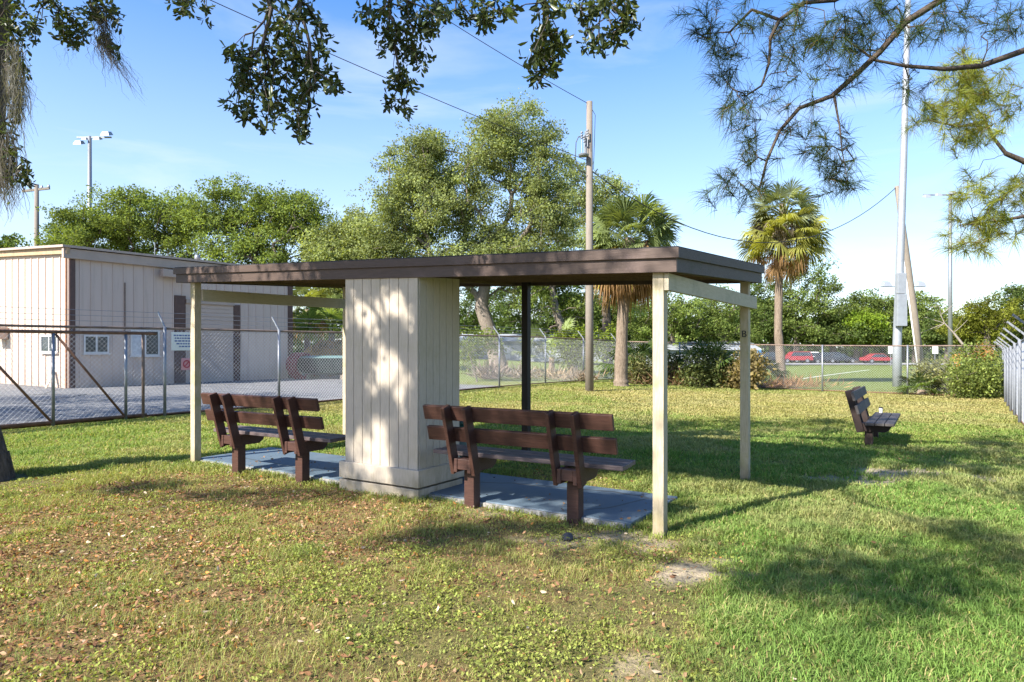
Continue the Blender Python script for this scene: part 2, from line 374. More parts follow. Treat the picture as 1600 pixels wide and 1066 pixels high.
# apron between the fence and the metal building
W0 = np.array((-7.5, 14.7))
edge = lambda s: W0 + FV * s - FU * .1
poly = [edge(-16), edge(13.0), edge(13.0) - FU * 5, edge(20) - FU * 9.5, edge(20) - FU * 26, edge(3.2) - FU * 20, edge(-16) - FU * 20]
sheet('driveway', [p for p in poly], .035, M['asphalt'])
def strip(name, pts, wdt, zoff, mat, n=60):
    """a ribbon following the ground"""
    pts = [np.asarray(p, float)[:2] for p in pts]; v = []; f = []
    for i in range(len(pts) - 1):
        for k in range(n):
            v.append(pts[i] + (pts[i + 1] - pts[i]) * k / n)
    v.append(pts[-1]); V = []; dd = v[-1] - v[0]; nn = np.array((-dd[1], dd[0])) / np.linalg.norm(dd) * wdt / 2
    for p in v:
        for s_ in (-1, 1):
            q = p + nn * s_; V.append((q[0], q[1], float(gz(q[0], q[1])) + zoff))
    f = [(2 * i, 2 * i + 1, 2 * i + 3, 2 * i + 2) for i in range(len(v) - 1)]
    mb = MB(); mb.add(V, f); return tag(mb.build(name, mat), kind='structure')
strip('road', [(18, 93), (75, 93)], 8, .12, M['road'])
strip('field_line', [(16.6, 39), (33, 63)], .16, .06, M['white'])

# concrete slab under the shelter
mb = MB(); U0, U1, V0, V1 = -6.32, -.27, .05, 1.22
def prism(mb, quad, z0, z1): return mb.hexa([(*q[:2], z0) for q in quad] + [(*q[:2], z1) for q in quad])
prism(mb, [L(U0, V0), L(U1, V0), L(U1, V1), L(U0, V1)], -.1, .052)
sl_ = mb.build('shelter_slab', M['slab'], bevel=.012)
tag(sl_, 'low blue-grey painted concrete slab under the brown roofed shelter', 'slab')
mb = MB(); prism(mb, [L(U0 + .03, V0 - .03), L(U1 - .04, V0 - .03), L(U1 - .04, V0 + .0), L(U0 + .03, V0 + .0)], -.1, .040)
mb.build('worn_edge', M['slabedge'], sl_, bevel=.008)

# ------------------------------------------------------------------ shelter
sh = empty('picnic_shelter', (*L(-3, 1.3)[:2], 0), 0, 'open shelter with low brown flat roof on cream posts over the blue slab', 'shelter')
bpy.context.view_layer.update()
OFF = np.array(sh.location)
class SB(MB):                                          # mesh builder relative to a thing's origin
    def __init__(s, off=None): super().__init__(); s.off = OFF if off is None else np.asarray(off, float)
    def build(s, *a, **k):
        s.v = [tuple(np.asarray(p) - s.off) for p in s.v]; return super().build(*a, **k)
zr = lambda u, v: 2.10 + .048 * v - .038 * u           # underside of the roof
def post(u, v, mat, name='post', s=.092, top=.02, dz=0):
    mb = SB(); h = s / 2; q = [L(u - h, v - h), L(u + h, v - h), L(u + h, v + h), L(u - h, v + h)]
    mb.hexa([(*p[:2], -.12) for p in q] + [(*p[:2], zr(u, v) + top) for p in q])
    return mb.build(name, mat, sh, bevel=.004)
pf = post(0, 0, M['post']); post(-6.24, 0, M['post'])
pb = post(0.02, 2.62, M['post']); post(-6.24, 2.62, M['post'])
dk = post(-2.85, 2.62, M['darkpost'], top=.03); dk['label'] = 'dark brown post at the middle of the back'
# beams nailed to the ends
mb = SB(); mb.bar(L(.068, -.045, 2.012), L(.088, 2.80, 1.995), .038, .135); mb.build('end_beam', M['beam'], sh, bevel=.003)
mb = SB(); mb.bar(L(-6.20 + .018, .048, 2.165), L(-6.20 + .018, 2.572, 2.185), .036, .15); mb.build('end_beam', M['beam'], sh, bevel=.003)
# roof
ru0, ru1, rv0, rv1 = -6.52, .17, -.10, 2.76
def slabpoly(mb, u0, u1, v0, v1, a, b):
    q = [(u0, v0), (u1, v0), (u1, v1), (u0, v1)]
    return mb.hexa([L(*p, zr(*p) + a) for p in q] + [L(*p, zr(*p) + b) for p in q])
mb = SB(); slabpoly(mb, ru0 + .04, ru1 - .04, rv0 + .04, rv1 - .04, .125, .15); mb.build('roof_deck', M['under'], sh)
mb = SB(); slabpoly(mb, ru0 - .012, ru1 + .012, rv0 - .012, rv1 + .012, .178, .188); mb.build('roof_covering', M['shingle'], sh)
for k in range(7):
    v = rv0 + .25 + k * (rv1 - rv0 - .5) / 6
    mb = SB(); slabpoly(mb, ru0 + .05, ru1 - .05, v - .019, v + .019, .03, .123); mb.build('rafter', M['under'], sh)
for u in (-6.24, -3.1, 0.0):
    mb = SB(); slabpoly(mb, u - .02, u + .02, rv0 + .05, rv1 - .05, -.0, .028); mb.build('cross_joist', M['under'], sh)
T = .032
for nm, (a0, a1, b0, b1), mt in (('fascia', (ru0, ru1, rv0, rv0 + T), 'fascia'), ('fascia', (ru0, ru1, rv1 - T, rv1), 'fascia'),
                                 ('fascia', (ru1 - T, ru1, rv0 + T, rv1 - T), 'fasciaend'), ('fascia', (ru0, ru0 + T, rv0 + T, rv1 - T), 'fascia')):
    mb = SB(); slabpoly(mb, a0, a1, b0, b1, -.012, .177)
    fo = mb.build(nm, M[mt], sh, bevel=.003)
    mb = SB()
    o_ = .024
    if b1 - b0 < .05: slabpoly(mb, a0 - o_, a1 + o_, (b0 - o_) if b0 < 1 else b1, b0 if b0 < 1 else b1 + o_, .098, .177)
    else: slabpoly(mb, a1 if a1 > 0 else a0 - o_, a1 + o_ if a1 > 0 else a0, b0 - T, b1 + T, .098, .177)
    mb.build('drip_board', M[mt], fo, bevel=.002)
# house letter B on the back right post
cu = bpy.data.curves.new('letter', 'FONT'); cu.body = 'B'; cu.size = .105; cu.extrude = .003; cu.align_x = 'CENTER'; cu.align_y = 'CENTER'
lt = bpy.data.objects.new('letter_curve', cu); me = bpy.data.meshes.new_from_object(lt); bpy.data.objects.remove(lt)
me.name = 'letter'; me.materials.clear(); lo = link('letter', me, M['dark'], pb)
lo.location = tuple(L(.02, 2.62 - .050, 1.64) - OFF); lo.rotation_euler = (R(90), 0, ANG)

# ------------------------------------------------------------------ storage closet clad in vertical boards
CW, CD = 1.0, .68
cu0, cv0 = -2.44, -.085                               # right front corner
def CL(a, b, z): p = FR + (cu0 - CW + a) * u2 + (cv0 + b) * v2; return np.array((p[0], p[1], z))
oc = CL(CW / 2, CD / 2, 0)
cl = empty('storage_closet', oc, 0, 'tall cream closet of vertical boards standing between the two benches', 'closet')
def cbox(mb, a0, a1, b0, b1, z0, z1):
    q = [(a0, b0), (a1, b0), (a1, b1), (a0, b1)]
    tp = (lambda a, b: zr(cu0 - CW + a, cv0 + b) - .0015) if z1 is None else (lambda a, b: z1)
    return mb.hexa([CL(*p, z0) for p in q] + [CL(*p, tp(*p)) for p in q])
mb = SB(oc); cbox(mb, .02, CW - .02, .02, CD - .02, .1, None); mb.build('core', plain('dark_gap', (.12, .10, .075), .9), cl)
mb = SB(oc); nb = 8
for k in range(nb):
    a0, a1 = k * CW / nb, (k + 1) * CW / nb
    cbox(mb, a0 + .003, a1 - .003, -.002, .018, .13, None); cbox(mb, a0 + .003, a1 - .003, CD - .018, CD, .13, None)
nb = 6
for k in range(nb):
    b0, b1 = .02 + k * (CD - .04) / nb, .02 + (k + 1) * (CD - .04) / nb
    cbox(mb, CW - .018, CW + .002, b0 + .003, b1 - .003, .13, None); cbox(mb, -.002, .018, b0 + .003, b1 - .003, .13, None)
mb.build('siding', M['cream'], cl, bevel=.003)
for (a0, a1, b0, b1) in ((-.045, CW + .045, -.045, -.004), (CW + .004, CW + .045, -.002, CD + .03), (-.045, -.004, -.002, CD + .03)):
    mb = SB(oc); cbox(mb, a0, a1, b0, b1, .125, .295); mb.build('skirt_board', M['cream'], cl, bevel=.004)
mb = SB(oc); cbox(mb, -.05, CW + .038, -.04, CD, -.08, .105); mb.build('plinth', M['cream'], cl, bevel=.006)

# ------------------------------------------------------------------ benches (x along the seat, +y the way it faces)
def make_bench(label, mats, npl=3):
    r = empty('park_bench', (0, 0, 0), 0, label, 'bench', 'wooden benches with planked seats')
    bm, sm, blm = mats
    th = R(15)
    for sx in (-.53, .53):
        m = MB(); m.box(sx - .055, sx + .055, -.055, .055, -.15, .345); m.build('leg', M[bm], r, bevel=.006)
        for s_ in (-1, 1):
            x0 = sx + s_ * .075
            m = MB()                                   # bearer with a rounded nose
            e_ = .128 * (npl - 3); prof = [(-.17, .345), (-.17, .47), (.30 + e_, .47), (.30 + e_, .42), (.27 + e_, .375), (.22 + e_, .345)]
            for xx in (x0 - .019, x0 + .019): m.v += [(xx, y, z) for y, z in prof]
            n = len(prof); m.f += [tuple(range(n)), tuple(range(2 * n - 1, n - 1, -1))] + [((i + 1) % n, i, n + i, n + (i + 1) % n) for i in range(n)]
            m.build('bearer', M[bm], r, bevel=.004)
            x1 = sx + s_ * .1145
            m = MB(); d = np.array((0, -math.sin(th), math.cos(th)))
            b = np.array((x1, -.105, .335)); m.bar(b, b + d * .645, .038, .105, up=(0, 1, 0))
            m.build('back_post', M[bm], r, bevel=.005)
        m = MB(); m.box(sx - .054, sx + .054, -.165, -.065, .372, .468); m.build('spacer_block', M[bm], r, bevel=.004)
    for k, zc in enumerate((.888, .690)):
        m = MB(); q = .0
        yc = -.105 - math.tan(th) * (zc - .335) + .0525 / math.cos(th) + .0215
        d = np.array((0, -math.sin(th), math.cos(th)))
        h = .0675; n_ = np.array((0, math.cos(th), math.sin(th))) * .0195
        a = np.array((-.95 + .01 * k, yc, zc)); b = np.array((.95 + .01 * k, yc, zc)); c_ = []
        for e in (a, b): c_ += [e - d * h - n_, e + d * h - n_, e + d * h + n_, e - d * h + n_]
        m.hexa(c_); m.build('back_slat', M[blm], r, bevel=.005)
    for k in range(npl):
        y0 = -.02 + k * .128
        m = MB(); m.box(-.97 + .008 * k, .97 - .012 * k, y0, y0 + .120, .472, .512); m.build('seat_plank', M[sm], r, bevel=.006)
    return r
bA = R(-30.2)
b1 = make_bench('red-brown bench on the right of the closet, its back to the viewer', ('bench', 'seat', 'bench'))
b1.location = (.085, 6.13, 0); b1.rotation_euler.z = bA
b2 = copy_tree(b1); b2.location = (-2.77, 7.80, 0); b2.rotation_euler.z = bA
b2['label'] = 'red-brown bench on the left of the closet beside the end post'
b3 = make_bench('dark worn bench standing alone on the open lawn, seen end on', ('oldbench', 'oldslat', 'oldslat'))
b3.location = (5.72, 10.85, float(gz(5.72, 10.85)) - .11); b3.rotation_euler.z = R(-122)
# cup on the far bench
q = np.array((5.95, 11.55)); 
bpy.context.view_layer.update()
cw_ = b3.matrix_world @ Vector((-.86, .07, .513))
m = MB(); m.lathe((0, 0, 0), [(0, 0), (.024, 0), (.030, .075), (0, .0751)], 14); cup = m.build('paper_cup', M['white'], smooth=False)
cup.location = cw_; tag(cup, 'small white paper cup with dark lid on the lone bench', 'cup')
m = MB(); m.lathe((0, 0, 0), [(0, .076), (.032, .076), (.031, .095), (0, .095)], 14); m.build('lid', M['dark'], cup)

# trash can behind the closet
tcn = empty('trash_can', (*L(-2.80, .94)[:2], .05), 0, 'dark green plastic trash can tucked between closet and right bench', 'trash can')
m = MB(); m.lathe((0, 0, 0), [(0, .0), (.20, .0), (.235, .60), (.225, .60), (.19, .02), (0, .02)], 24); m.build('bin_body', M['green_can'], tcn, True)
m = MB(); m.torus((0, 0, .61), (0, 0, 1), .24, .018, 28, 8); m.build('rim', M['green_can'], tcn, True)
m = MB(); m.torus((0, 0, .50), (0, 0, 1), .231, .010, 28, 6); m.build('band', M['green_can'], tcn, True)
# ------------------------------------------------------------------ chain link fences
def wires(mb, Lf, H, zf, sp=.075, r=.0021):
    """two families of slanted wires clipped to the panel; x along, z up"""
    for fam in (-1, 1):
        c = -H
        while c < Lf + H:
            s0, s1 = (c, c + H) if fam > 0 else (c + H, c)
            # s runs from s0 (z=0) to s1 (z=H)
            t0, t1 = 0., 1.
            for lim, sg in ((0, 1), (Lf, -1)):
                f0, f1 = (s0 - lim) * sg, (s1 - lim) * sg
                if f0 < 0 and f1 < 0: t0 = 2
                elif f0 < 0: t0 = max(t0, f0 / (f0 - f1))
                elif f1 < 0: t1 = min(t1, f0 / (f0 - f1))
            if t0 < t1:
                a, b = s0 + (s1 - s0) * t0, s0 + (s1 - s0) * t1; y = fam * r * 1.05; v = []
                for q, tt in ((a, t0), (b, t1)):
                    for dx, dy in ((r, 0), (-r * .5, r * .87), (-r * .5, -r * .87)): v.append((q + dx, y + dy, zf(q) + H * tt))
                mb.add(v, [(0, 1, 4, 3), (1, 2, 5, 4), (2, 0, 3, 5)])
            c += sp
    return mb
def chain_fence(label, p0, d, Lf, H, posts, rail, post_m, arms=0, arml=.34, group='chain link fences round the yard', sp=.092, r=.0034):
    p0 = np.asarray(p0, float); ang = math.atan2(d[1], d[0])
    e = empty('chain_link_fence', (p0[0], p0[1], 0), ang, label, 'fence', group)
    zf = lambda s: float(gz(p0[0] + d[0] * s, p0[1] + d[1] * s)) + .03
    mb = wires(MB(), Lf, H, zf, sp, r); mb.build('chain_mesh', M['wire'], e)
    ss = np.arange(0, Lf + .01, max(1.0, Lf / 24)); ss[-1] = Lf
    MB().tube([(s, 0, zf(s) + H) for s in ss], .024, 8).build('top_rail', rail, e, True)
    MB().tube([(s, 0, zf(s) + .02) for s in ss], .02, 6).build('bottom_rail', M['rust'], e, True)
    for s in posts:
        m = MB(); m.tube([(s, -.04, zf(s) - .2), (s, -.04, zf(s) + H + .03)], .033, 10)
        po = m.build('post', post_m, e, True)
        if arms:
            MB().bar((s, -.04, zf(s) + H + .02), (s, -.04 + arms * .28, zf(s) + H + arml + .02), .035, .025, up=(1, 0, 0)).build('arm', post_m, po)
    if arms:
        for k in range(3):
            q = .3 + .33 * k
            MB().tube([(s, -.04 + arms * .28 * q, zf(s) + H + .02 + arml * q) for s in ss], .004, 4).build('barbed_wire', M['galv'], e)
    return e
A0 = W0 - FV * 15.0
chain_fence('long chain link fence with dark rusty rail between the lawn and the metal building', A0, FV, 37.1, 1.86,
            [3, 6, 9, 15, 17.9, 21, 24.2, 27.4, 30.6, 33.8, 37.1], M['rustrail'], M['galv'], arms=1)
C2 = np.array((17.6, 24.4)); C1 = W0 + FV * 22.1
db = (C2 - C1); Lb = np.linalg.norm(db); db = db / Lb
chain_fence('chain link fence with brown top rail across the back of the lawn', C1, db, Lb, 1.84, [Lb - k * 3.0 for k in range(5)], M['rustrail'], M['galv'])
dr = -FV / np.linalg.norm(FV)
chain_fence('grey chain link fence with slanted barbed wire arms at the right edge', C2, dr, 17.15, 1.70, [k * 2.45 for k in range(8)], M['greypost'], M['greypost'], arms=-1, arml=.26)

# sliding gate standing in front of the long fence
g0 = W0 + FU * .16
gt = empty('chain_link_gate', (g0[0], g0[1], 0), math.atan2(FV[1], FV[0]), 'rusty pipe gate with diagonal braces in front of the left fence', 'gate')
zt = 1.78
MB().tube([(-7, 0, zt), (-.25, 0, zt)], .034, 10).build('top_pipe', M['rust'], gt, True)
MB().tube([(-7, 0, .09), (-.45, 0, .09)], .026, 10).build('bottom_pipe', M['rust'], gt, True)
for s in (-.52, -.87, -2.19, -3.55, -4.9):
    MB().tube([(s, 0, .02), (s, 0, zt - .03)], .030, 10).build('upright', M['galv'] if s < -.6 else M['rustrail'], gt, True)
for a, b in ((-2.15, -.91), (-3.51, -2.23), (-4.86, -3.59)):
    MB().tube([(a, 0, zt - .04), (b, 0, .11)], .024, 8).build('brace', M['rust'], gt, True)
# sign wired to the fence
sp_ = W0 + FV * .42 + FU * .07
sg = empty('fence_sign', (sp_[0], sp_[1], 1.42), math.atan2(FV[1], FV[0]), 'white notice with rows of blue text wired on the left fence', 'sign')
MB().box(-.29, .29, -.006, .006, .0, .40).build('board', M['white'], sg, bevel=.003)
blue = plain('blue_sign_ink', (.08, .12, .32), .6, 0, .05)
for z_, w_ in ((.33, .24), (.27, .22), (.21, .22), (.15, .18), (.09, .12)):
    m = MB(); x = -w_
    while x < w_:
        l_ = random.uniform(.03, .075); m.box(x, min(x + l_, w_ + .02), -.0095, -.0065, z_ - .018, z_ + .012); x += l_ + .018
    m.build('text_line', blue, sg)
sg2 = empty('prohibition_sign', (sp_[0] + .03, sp_[1] + .045, 1.12), math.atan2(FV[1], FV[0]), 'small square sign with a barred red circle below the white notice', 'sign')
pink = plain('pale_pink_paint', (.62, .30, .32), .6, 0, .05); redm = plain('red_sign_ink', (.42, .03, .06), .6, 0, .05)
MB().box(-.12, .12, -.005, .005, -.13, .13).build('board', pink, sg2, bevel=.003)
m = MB(); m.torus((0, -.008, 0), (0, 1, 0), .075, .012, 24, 6); m.bar((-.05, -.008, -.05), (.05, -.008, .05), .012, .02); m.build('barred_circle', redm, sg2)

# ------------------------------------------------------------------ metal building
K = np.array((-15.6, 24.0)); LD = -FU / np.linalg.norm(FU); FD = FV / np.linalg.norm(FV)
bd = empty('metal_building', (K[0], K[1], 0), 0, 'tan ribbed metal building with roll-up door behind the left fence', 'building')
BO = np.array((K[0], K[1], 0.))
LL, LW, BH = 9.45, 18.0, 4.96
SL = .055                                             # rise of the gable per metre
def face(o, d, n, a, h, z):                           # point: a along the face, h outwards
    p = o + d * a + n * h; return np.array((p[0], p[1], z))
NL = np.array((FD[1], -FD[0])); NLf = -FD             # outward normals of the long and of the left face
fl = lambda a, h, z: face(K, FD, NL, a, h, z)
fs = lambda a, h, z: face(K, LD, NLf, a, h, z)
def fbox(mb, f, a0, a1, h0, h1, z0, z1): return mb.hexa([f(a, h, z0) for a, h in ((a0, h0), (a1, h0), (a1, h1), (a0, h1))] + [f(a, h, z1) for a, h in ((a0, h0), (a1, h0), (a1, h1), (a0, h1))])
top = lambda a: BH + SL * min(a, LW - a)
mb = SB(BO)                                           # shell with gabled ends
prof = [(0, 0), (LW, 0), (LW, BH), (LW / 2, top(LW / 2)), (0, BH)]
mb.v += [fs(a, 0, z) for a, z in prof] + [fs(a, -LL, z) for a, z in prof]
mb.f += [(0, 1, 2, 3, 4), (9, 8, 7, 6, 5)] + [((i + 1) % 5, i, 5 + i, 5 + (i + 1) % 5) for i in range(5)]
for k in range(1, 30): a = k * .6; fbox(mb, fs, a - .03, a + .03, 0, .03, .05, top(a) - .28)
for k in range(1, 25):
    a = k * .378
    if a < 9.3: fbox(mb, fl, a - .022, a + .022, 0, .025, .05 if not 4.3 < a < 6.75 else 3.35, BH - .36)
mb.build('wall', M['metalwall'], bd)
mb = SB(BO); a0, a1 = -.25, LW + .25
for s_, e_ in ((-.25, LW / 2), (LW / 2, LW + .25)):
    q = [(s_, .28), (e_, .28), (e_, -LL - .28), (s_, -LL - .28)]
    mb.hexa([fs(a, h, BH + SL * min(a, LW - a) + .02) for a, h in q] + [fs(a, h, BH + SL * min(a, LW - a) + .10) for a, h in q])
mb.build('roof', M['metaltrim'], bd)
mb = SB(BO); fbox(mb, fl, -.22, LL + .22, .02, .17, BH - .36, BH - .02); mb.build('gutter', M['metaltrim'], bd, bevel=.01)
mb = SB(BO); q = [(-.2, .03), (LW / 2, .03), (LW / 2, .15), (-.2, .15)]
mb.hexa([fs(a, h, BH + SL * a - .20) for a, h in q] + [fs(a, h, BH + SL * a + .015) for a, h in q]); mb.build('gable_trim', plain('ochre_trim', (.40, .27, .15), .6), bd)
for f, a0, a1 in ((fl, .03, .21), (fl, LL - .22, LL + .03)):
    mb = SB(BO); fbox(mb, f, a0, a1, .0, .045, .02, BH - .37); mb.build('corner_trim', M['brown'], bd)
mb = SB(BO); fbox(mb, fs, .06, .16, .0, .045, .02, BH - .25); mb.build('corner_trim', plain('rust_brown_trim', (.22, .11, .06), .6), bd)
def a_of(px, o, d):                                   # where a sight line meets a face
    k = (px - HX) / F; return (k * o[1] - o[0]) / (d[0] - k * d[1])
def z_of(py, o, d, a): return EYE - (py - HY) / F * (o[1] + d[1] * a)
for px0, px1, hh, mat in ((272, 289, 3.55, M['brown']), (364.5, 374, 3.30, M['brown'])):
    a0, a1 = a_of(px0, K, FD), a_of(px1, K, FD); mb = SB(BO); fbox(mb, fl, a0, a1, 0, .05, .02, hh); mb.build('door_jamb', mat, bd)
a0, a1 = a_of(289.3, K, FD), a_of(364.2, K, FD)
mb = SB(BO); nsl = 20
for k in range(nsl): fbox(mb, fl, a0, a1, .003, .022, .04 + k * 3.2 / nsl, .04 + (k + 1) * 3.2 / nsl - .016)
mb.build('roll_door', M['rolldoor'], bd)
mb = SB(BO); fbox(mb, fl, a0, a1, .0, .10, 3.26, 3.42); mb.build('door_header', M['metaltrim'], bd)
wf = plain('white_window_frame', (.62, .60, .56), .5, 0, .06)
for f, o, d, px0, px1, y0, y1, blind in ((fl, K, FD, 130, 169, 524, 552, 0), (fl, K, FD, 203, 248, 516, 556, 1), (fs, K, LD, 66, 92, 524, 551, 0)):
    a0, a1 = sorted((a_of(px0, o, d), a_of(px1, o, d))); am = (a0 + a1) / 2; z1, z0 = z_of(y0, o, d, am), z_of(y1, o, d, am)
    mb = SB(BO); t_ = .05
    fbox(mb, f, a0, a1, .026, .062, z1 - t_, z1); fbox(mb, f, a0, a1, .026, .062, z0, z0 + t_)
    fbox(mb, f, a0, a0 + t_, .026, .062, z0 + t_, z1 - t_); fbox(mb, f, a1 - t_, a1, .026, .062, z0 + t_, z1 - t_); fbox(mb, f, am - .03, am + .03, .026, .06, z0 + t_, z1 - t_)
    wo = mb.build('window', wf, bd)
    mb = SB(BO); fbox(mb, f, a0 + t_, a1 - t_, .024, .04, z0 + t_, z1 - t_); mb.build('pane', M['glass'], wo)
    mb = SB(BO); fbox(mb, f, a0 - .03, a1 + .03, .02, .10, z0 - .05, z0 - .003); mb.build('sill', wf, wo)
    if blind: mb = SB(BO); fbox(mb, f, a0 + t_, am - .03, .041, .046, z0 + t_, z1 - t_); mb.build('blind', plain('pale_blind', (.5, .52, .52), .7), wo)
a0, a1 = a_of(246, K, FD), a_of(284, K, FD); mb = SB(BO); fbox(mb, fl, a0, a1, .175, .42, 4.22, 4.52); mb.build('awning_box', M['metaltrim'], bd, bevel=.02)
mb = SB(BO); a0 = a_of(194, K, FD); mb.tube([fl(a0, .05, 1.9), fl(a0, .05, 3.9)], .022, 6); mb.build('conduit', M['rustrail'], bd)
mb = SB(BO); a0 = a_of(8, K, LD); fbox(mb, fs, a0 - .4, a0 + .4, .03, .5, 1.80, 2.28); mb.build('air_conditioner', M['metaltrim'], bd, bevel=.03)
mb = SB(BO); a0 = a_of(317, K, FD); c_ = fl(a0, -.4, BH + .05); mb.lathe(c_, [(.08, 0), (.08, .10), (.12, .14), (.12, .24), (.07, .31), (0, .32)], 14); mb.build('roof_vent', M['galv'], bd, True)
mb = SB(BO); a0 = a_of(246, K, FD); c_ = fl(a0, -.2, BH); mb.tube([c_, c_ + (0, 0, .62)], .015, 5); mb.build('mast', M['galvlight'], bd)
# board leaning on the end wall
bo_ = fs(a_of(88, K, LD), .0, 0)
m = SB(bo_); m.hexa([fs(.62, .45, .03), fs(.78, .45, .03), fs(.78, .42, .03), fs(.62, .42, .03), fs(.92, .06, .62), fs(1.08, .06, .62), fs(1.08, .04, .62), fs(.92, .04, .62)])
bl_ = m.build('leaning_board', M['cream']); bl_.location = bo_; tag(bl_, 'short pale board leaning on the end wall of the metal building', 'board')

# hose coil and boat by the building
hp = fl(LL - .1, .9, 0)
hc = empty('hose_coil', hp, 0, 'dark red coil of hose leaning at the far corner of the metal building', 'hose')
redh = plain('dark_red_hose', (.16, .02, .03), .5, 0, .3)
for k in range(5):
    m = MB(); m.torus((.10 * k - .2, -.03 * k, .62), (.75, -.6, .16), .58 - .03 * (k % 3), .06, 28, 7); m.build('hose_loop', redh, hc, True)
bp = np.array((-8.35, 31.2, 0)); 
bt = empty('utility_boat', bp, R(-9), 'dark green open boat hull resting beside the metal building', 'boat')
m = MB(); secs = [(-1.55, .50, .38), (-1.0, .62, .22), (.4, .66, .20), (1.1, .5, .27), (1.62, .12, .62)]
for x, hw, zb in secs: m.v += [(x, -hw, .98), (x, -hw * .8, zb + .1), (x, 0, zb), (x, hw * .8, zb + .1), (x, hw, .98)]
for i in range(4):
    for j in range(4): m.f.append((i * 5 + j, i * 5 + j + 1, i * 5 + 6 + j, i * 5 + 5 + j))
m.f += [(4, 3, 2, 1, 0), (20, 21, 22, 23, 24)]
m.build('hull', plain('dark_hull', (.012, .022, .022), .45), bt)
m = MB(); m.v += [(x, y, z) for x, hw, zb in secs for y, z in ((-hw - .02, .985), (0, 1.10), (hw + .02, .985))]
for i in range(4):
    for j in range(2): m.f.append((i * 3 + j, i * 3 + 3 + j, i * 3 + 4 + j, i * 3 + 1 + j))
m.build('tarp', plain('blue_green_tarp', (.11, .19, .18), .6), bt)
for x in (-.8, .8):
    m = MB(); m.box(x - .07, x + .07, -.5, .5, 0.0, .24); m.build('block', M['oldwood'], bt)

# ------------------------------------------------------------------ poles and wires
def upole():
    b = G(921, 610); d = b[1]; z0 = float(gz(b[0], b[1])); Ht = 9.95
    e = empty('utility_pole', (b[0], b[1], 0), 0, 'weathered wooden utility pole rising behind the shelter', 'utility pole')
    MB().tube([(0, 0, z0 - .3), (0, 0, 3), (0, 0, Ht)], [.15, .135, .105], 14).build('pole', M['oldwood'], e, True)
    k = d / F; X = lambda px: (px - 921) * k; Z = lambda py: EYE - (py - HY) * k
    MB().tube([(0, -.12, Z(222)), (X(912), -.2, Z(218)), (X(903), -.25, Z(217))], .022, 6).build('bracket', M['galv'], e)
    MB().tube([(X(903), -.25, Z(217)), (X(899), -.25, Z(226)), (X(898), -.25, Z(250)), (X(903), -.22, Z(268)), (X(914), -.15, Z(272))], .016, 6).build('cable_loop', M['cable'], e)
    m = MB(); m.lathe((X(911), -.22, Z(247)), [(0, 0), (.17, .0), (.19, .05), (.15, .08), (0, .08)], 14); m.build('cutout_disc', M['galv'], e)
    for px, a, b_ in ((908, 208, 245), (912, 214, 245), (917, 205, 232)):
        m = MB(); m.tube([(X(px), -.22, Z(b_)), (X(px), -.22, Z(a))], .014, 6)
        for q in range(3): m.lathe((X(px), -.22, Z(a) - .05 - q * .09), [(0, -.02), (.045, -.02), (.045, .02), (0, .02)], 10)
        m.build('insulator', M['galv'], e)
    MB().box(-.16, -.09, -.05, .05, Z(240), Z(205)).build('box', M['galv'], e, bevel=.01)
    m = MB(); m.tube([(.10, -.02, Z(172)), (.2, -.02, Z(180)), (.14, 0, Z(265))], .01, 5); m.build('ground_wire', M['cable'], e)
    return b
ub = upole()
kq = ub[1] / F; UZ = lambda py: EYE - (py - HY) * kq
def cable(name, label, a, b, sag, r=.014, grp=None):
    a = np.asarray(a, float); b = np.asarray(b, float); pts = []
    for i in range(25):
        t_ = i / 24; p = a + (b - a) * t_; p = p - np.array((0, 0, sag * 4 * t_ * (1 - t_))); pts.append(p - a)
    o = MB().tube(pts, r, 5).build(name, M['cable'], None, True); o.location = a
    return tag(o, label, 'cable', grp)
cable('overhead_cable', 'thin cable from the utility pole top to the upper edge of the sky', (ub[0], ub[1], UZ(163)), P(560, -60, 19), .12, .011)
cable('overhead_cable', 'long cable slanting from mid utility pole through the oak leaves to upper left', (ub[0], ub[1], UZ(252)), P(230, -45, 15.5), .12, .011)
lpb = G(1443, 600, -.33); lpt = P(1402, 291, lpb[1] + .3)
cable('overhead_cable', 'slack black cable between the utility pole and the leaning pole', (ub[0] + .1, ub[1], UZ(268)), lpt - np.array((0.05, 0, .06)), 2.6, .018)
cable('guy_wire', 'faint guy wire running down from the utility pole toward the big tree', (ub[0] - .1, ub[1], UZ(275)), P(700, 405, 30), .05, .008)
# leaning pole
e = empty('leaning_pole', (lpb[0], lpb[1], -.33), 0, 'short wooden pole leaning left in front of the steel light pole', 'pole')
MB().tube([(0, 0, -.3), *( [(lpt[0] - lpb[0]) * q, (lpt[1] - lpb[1]) * q, (lpt[2] + .33) * q] for q in (.35, .7, 1.0))], [.19, .17, .15, .125], 12).build('pole', M['oldwood'], e, True)
MB().tube([((lpt[0] - lpb[0]) * q - .2, (lpt[1] - lpb[1]) * q - .05, (lpt[2] + .33) * q) for q in (0, .25, .62)], .035, 8).build('conduit', M['white'], e, True)
MB().tube([(-.02, 0, .93), (-.02, 0, 1.06)], .2, 12).build('band', M['dark'], e)
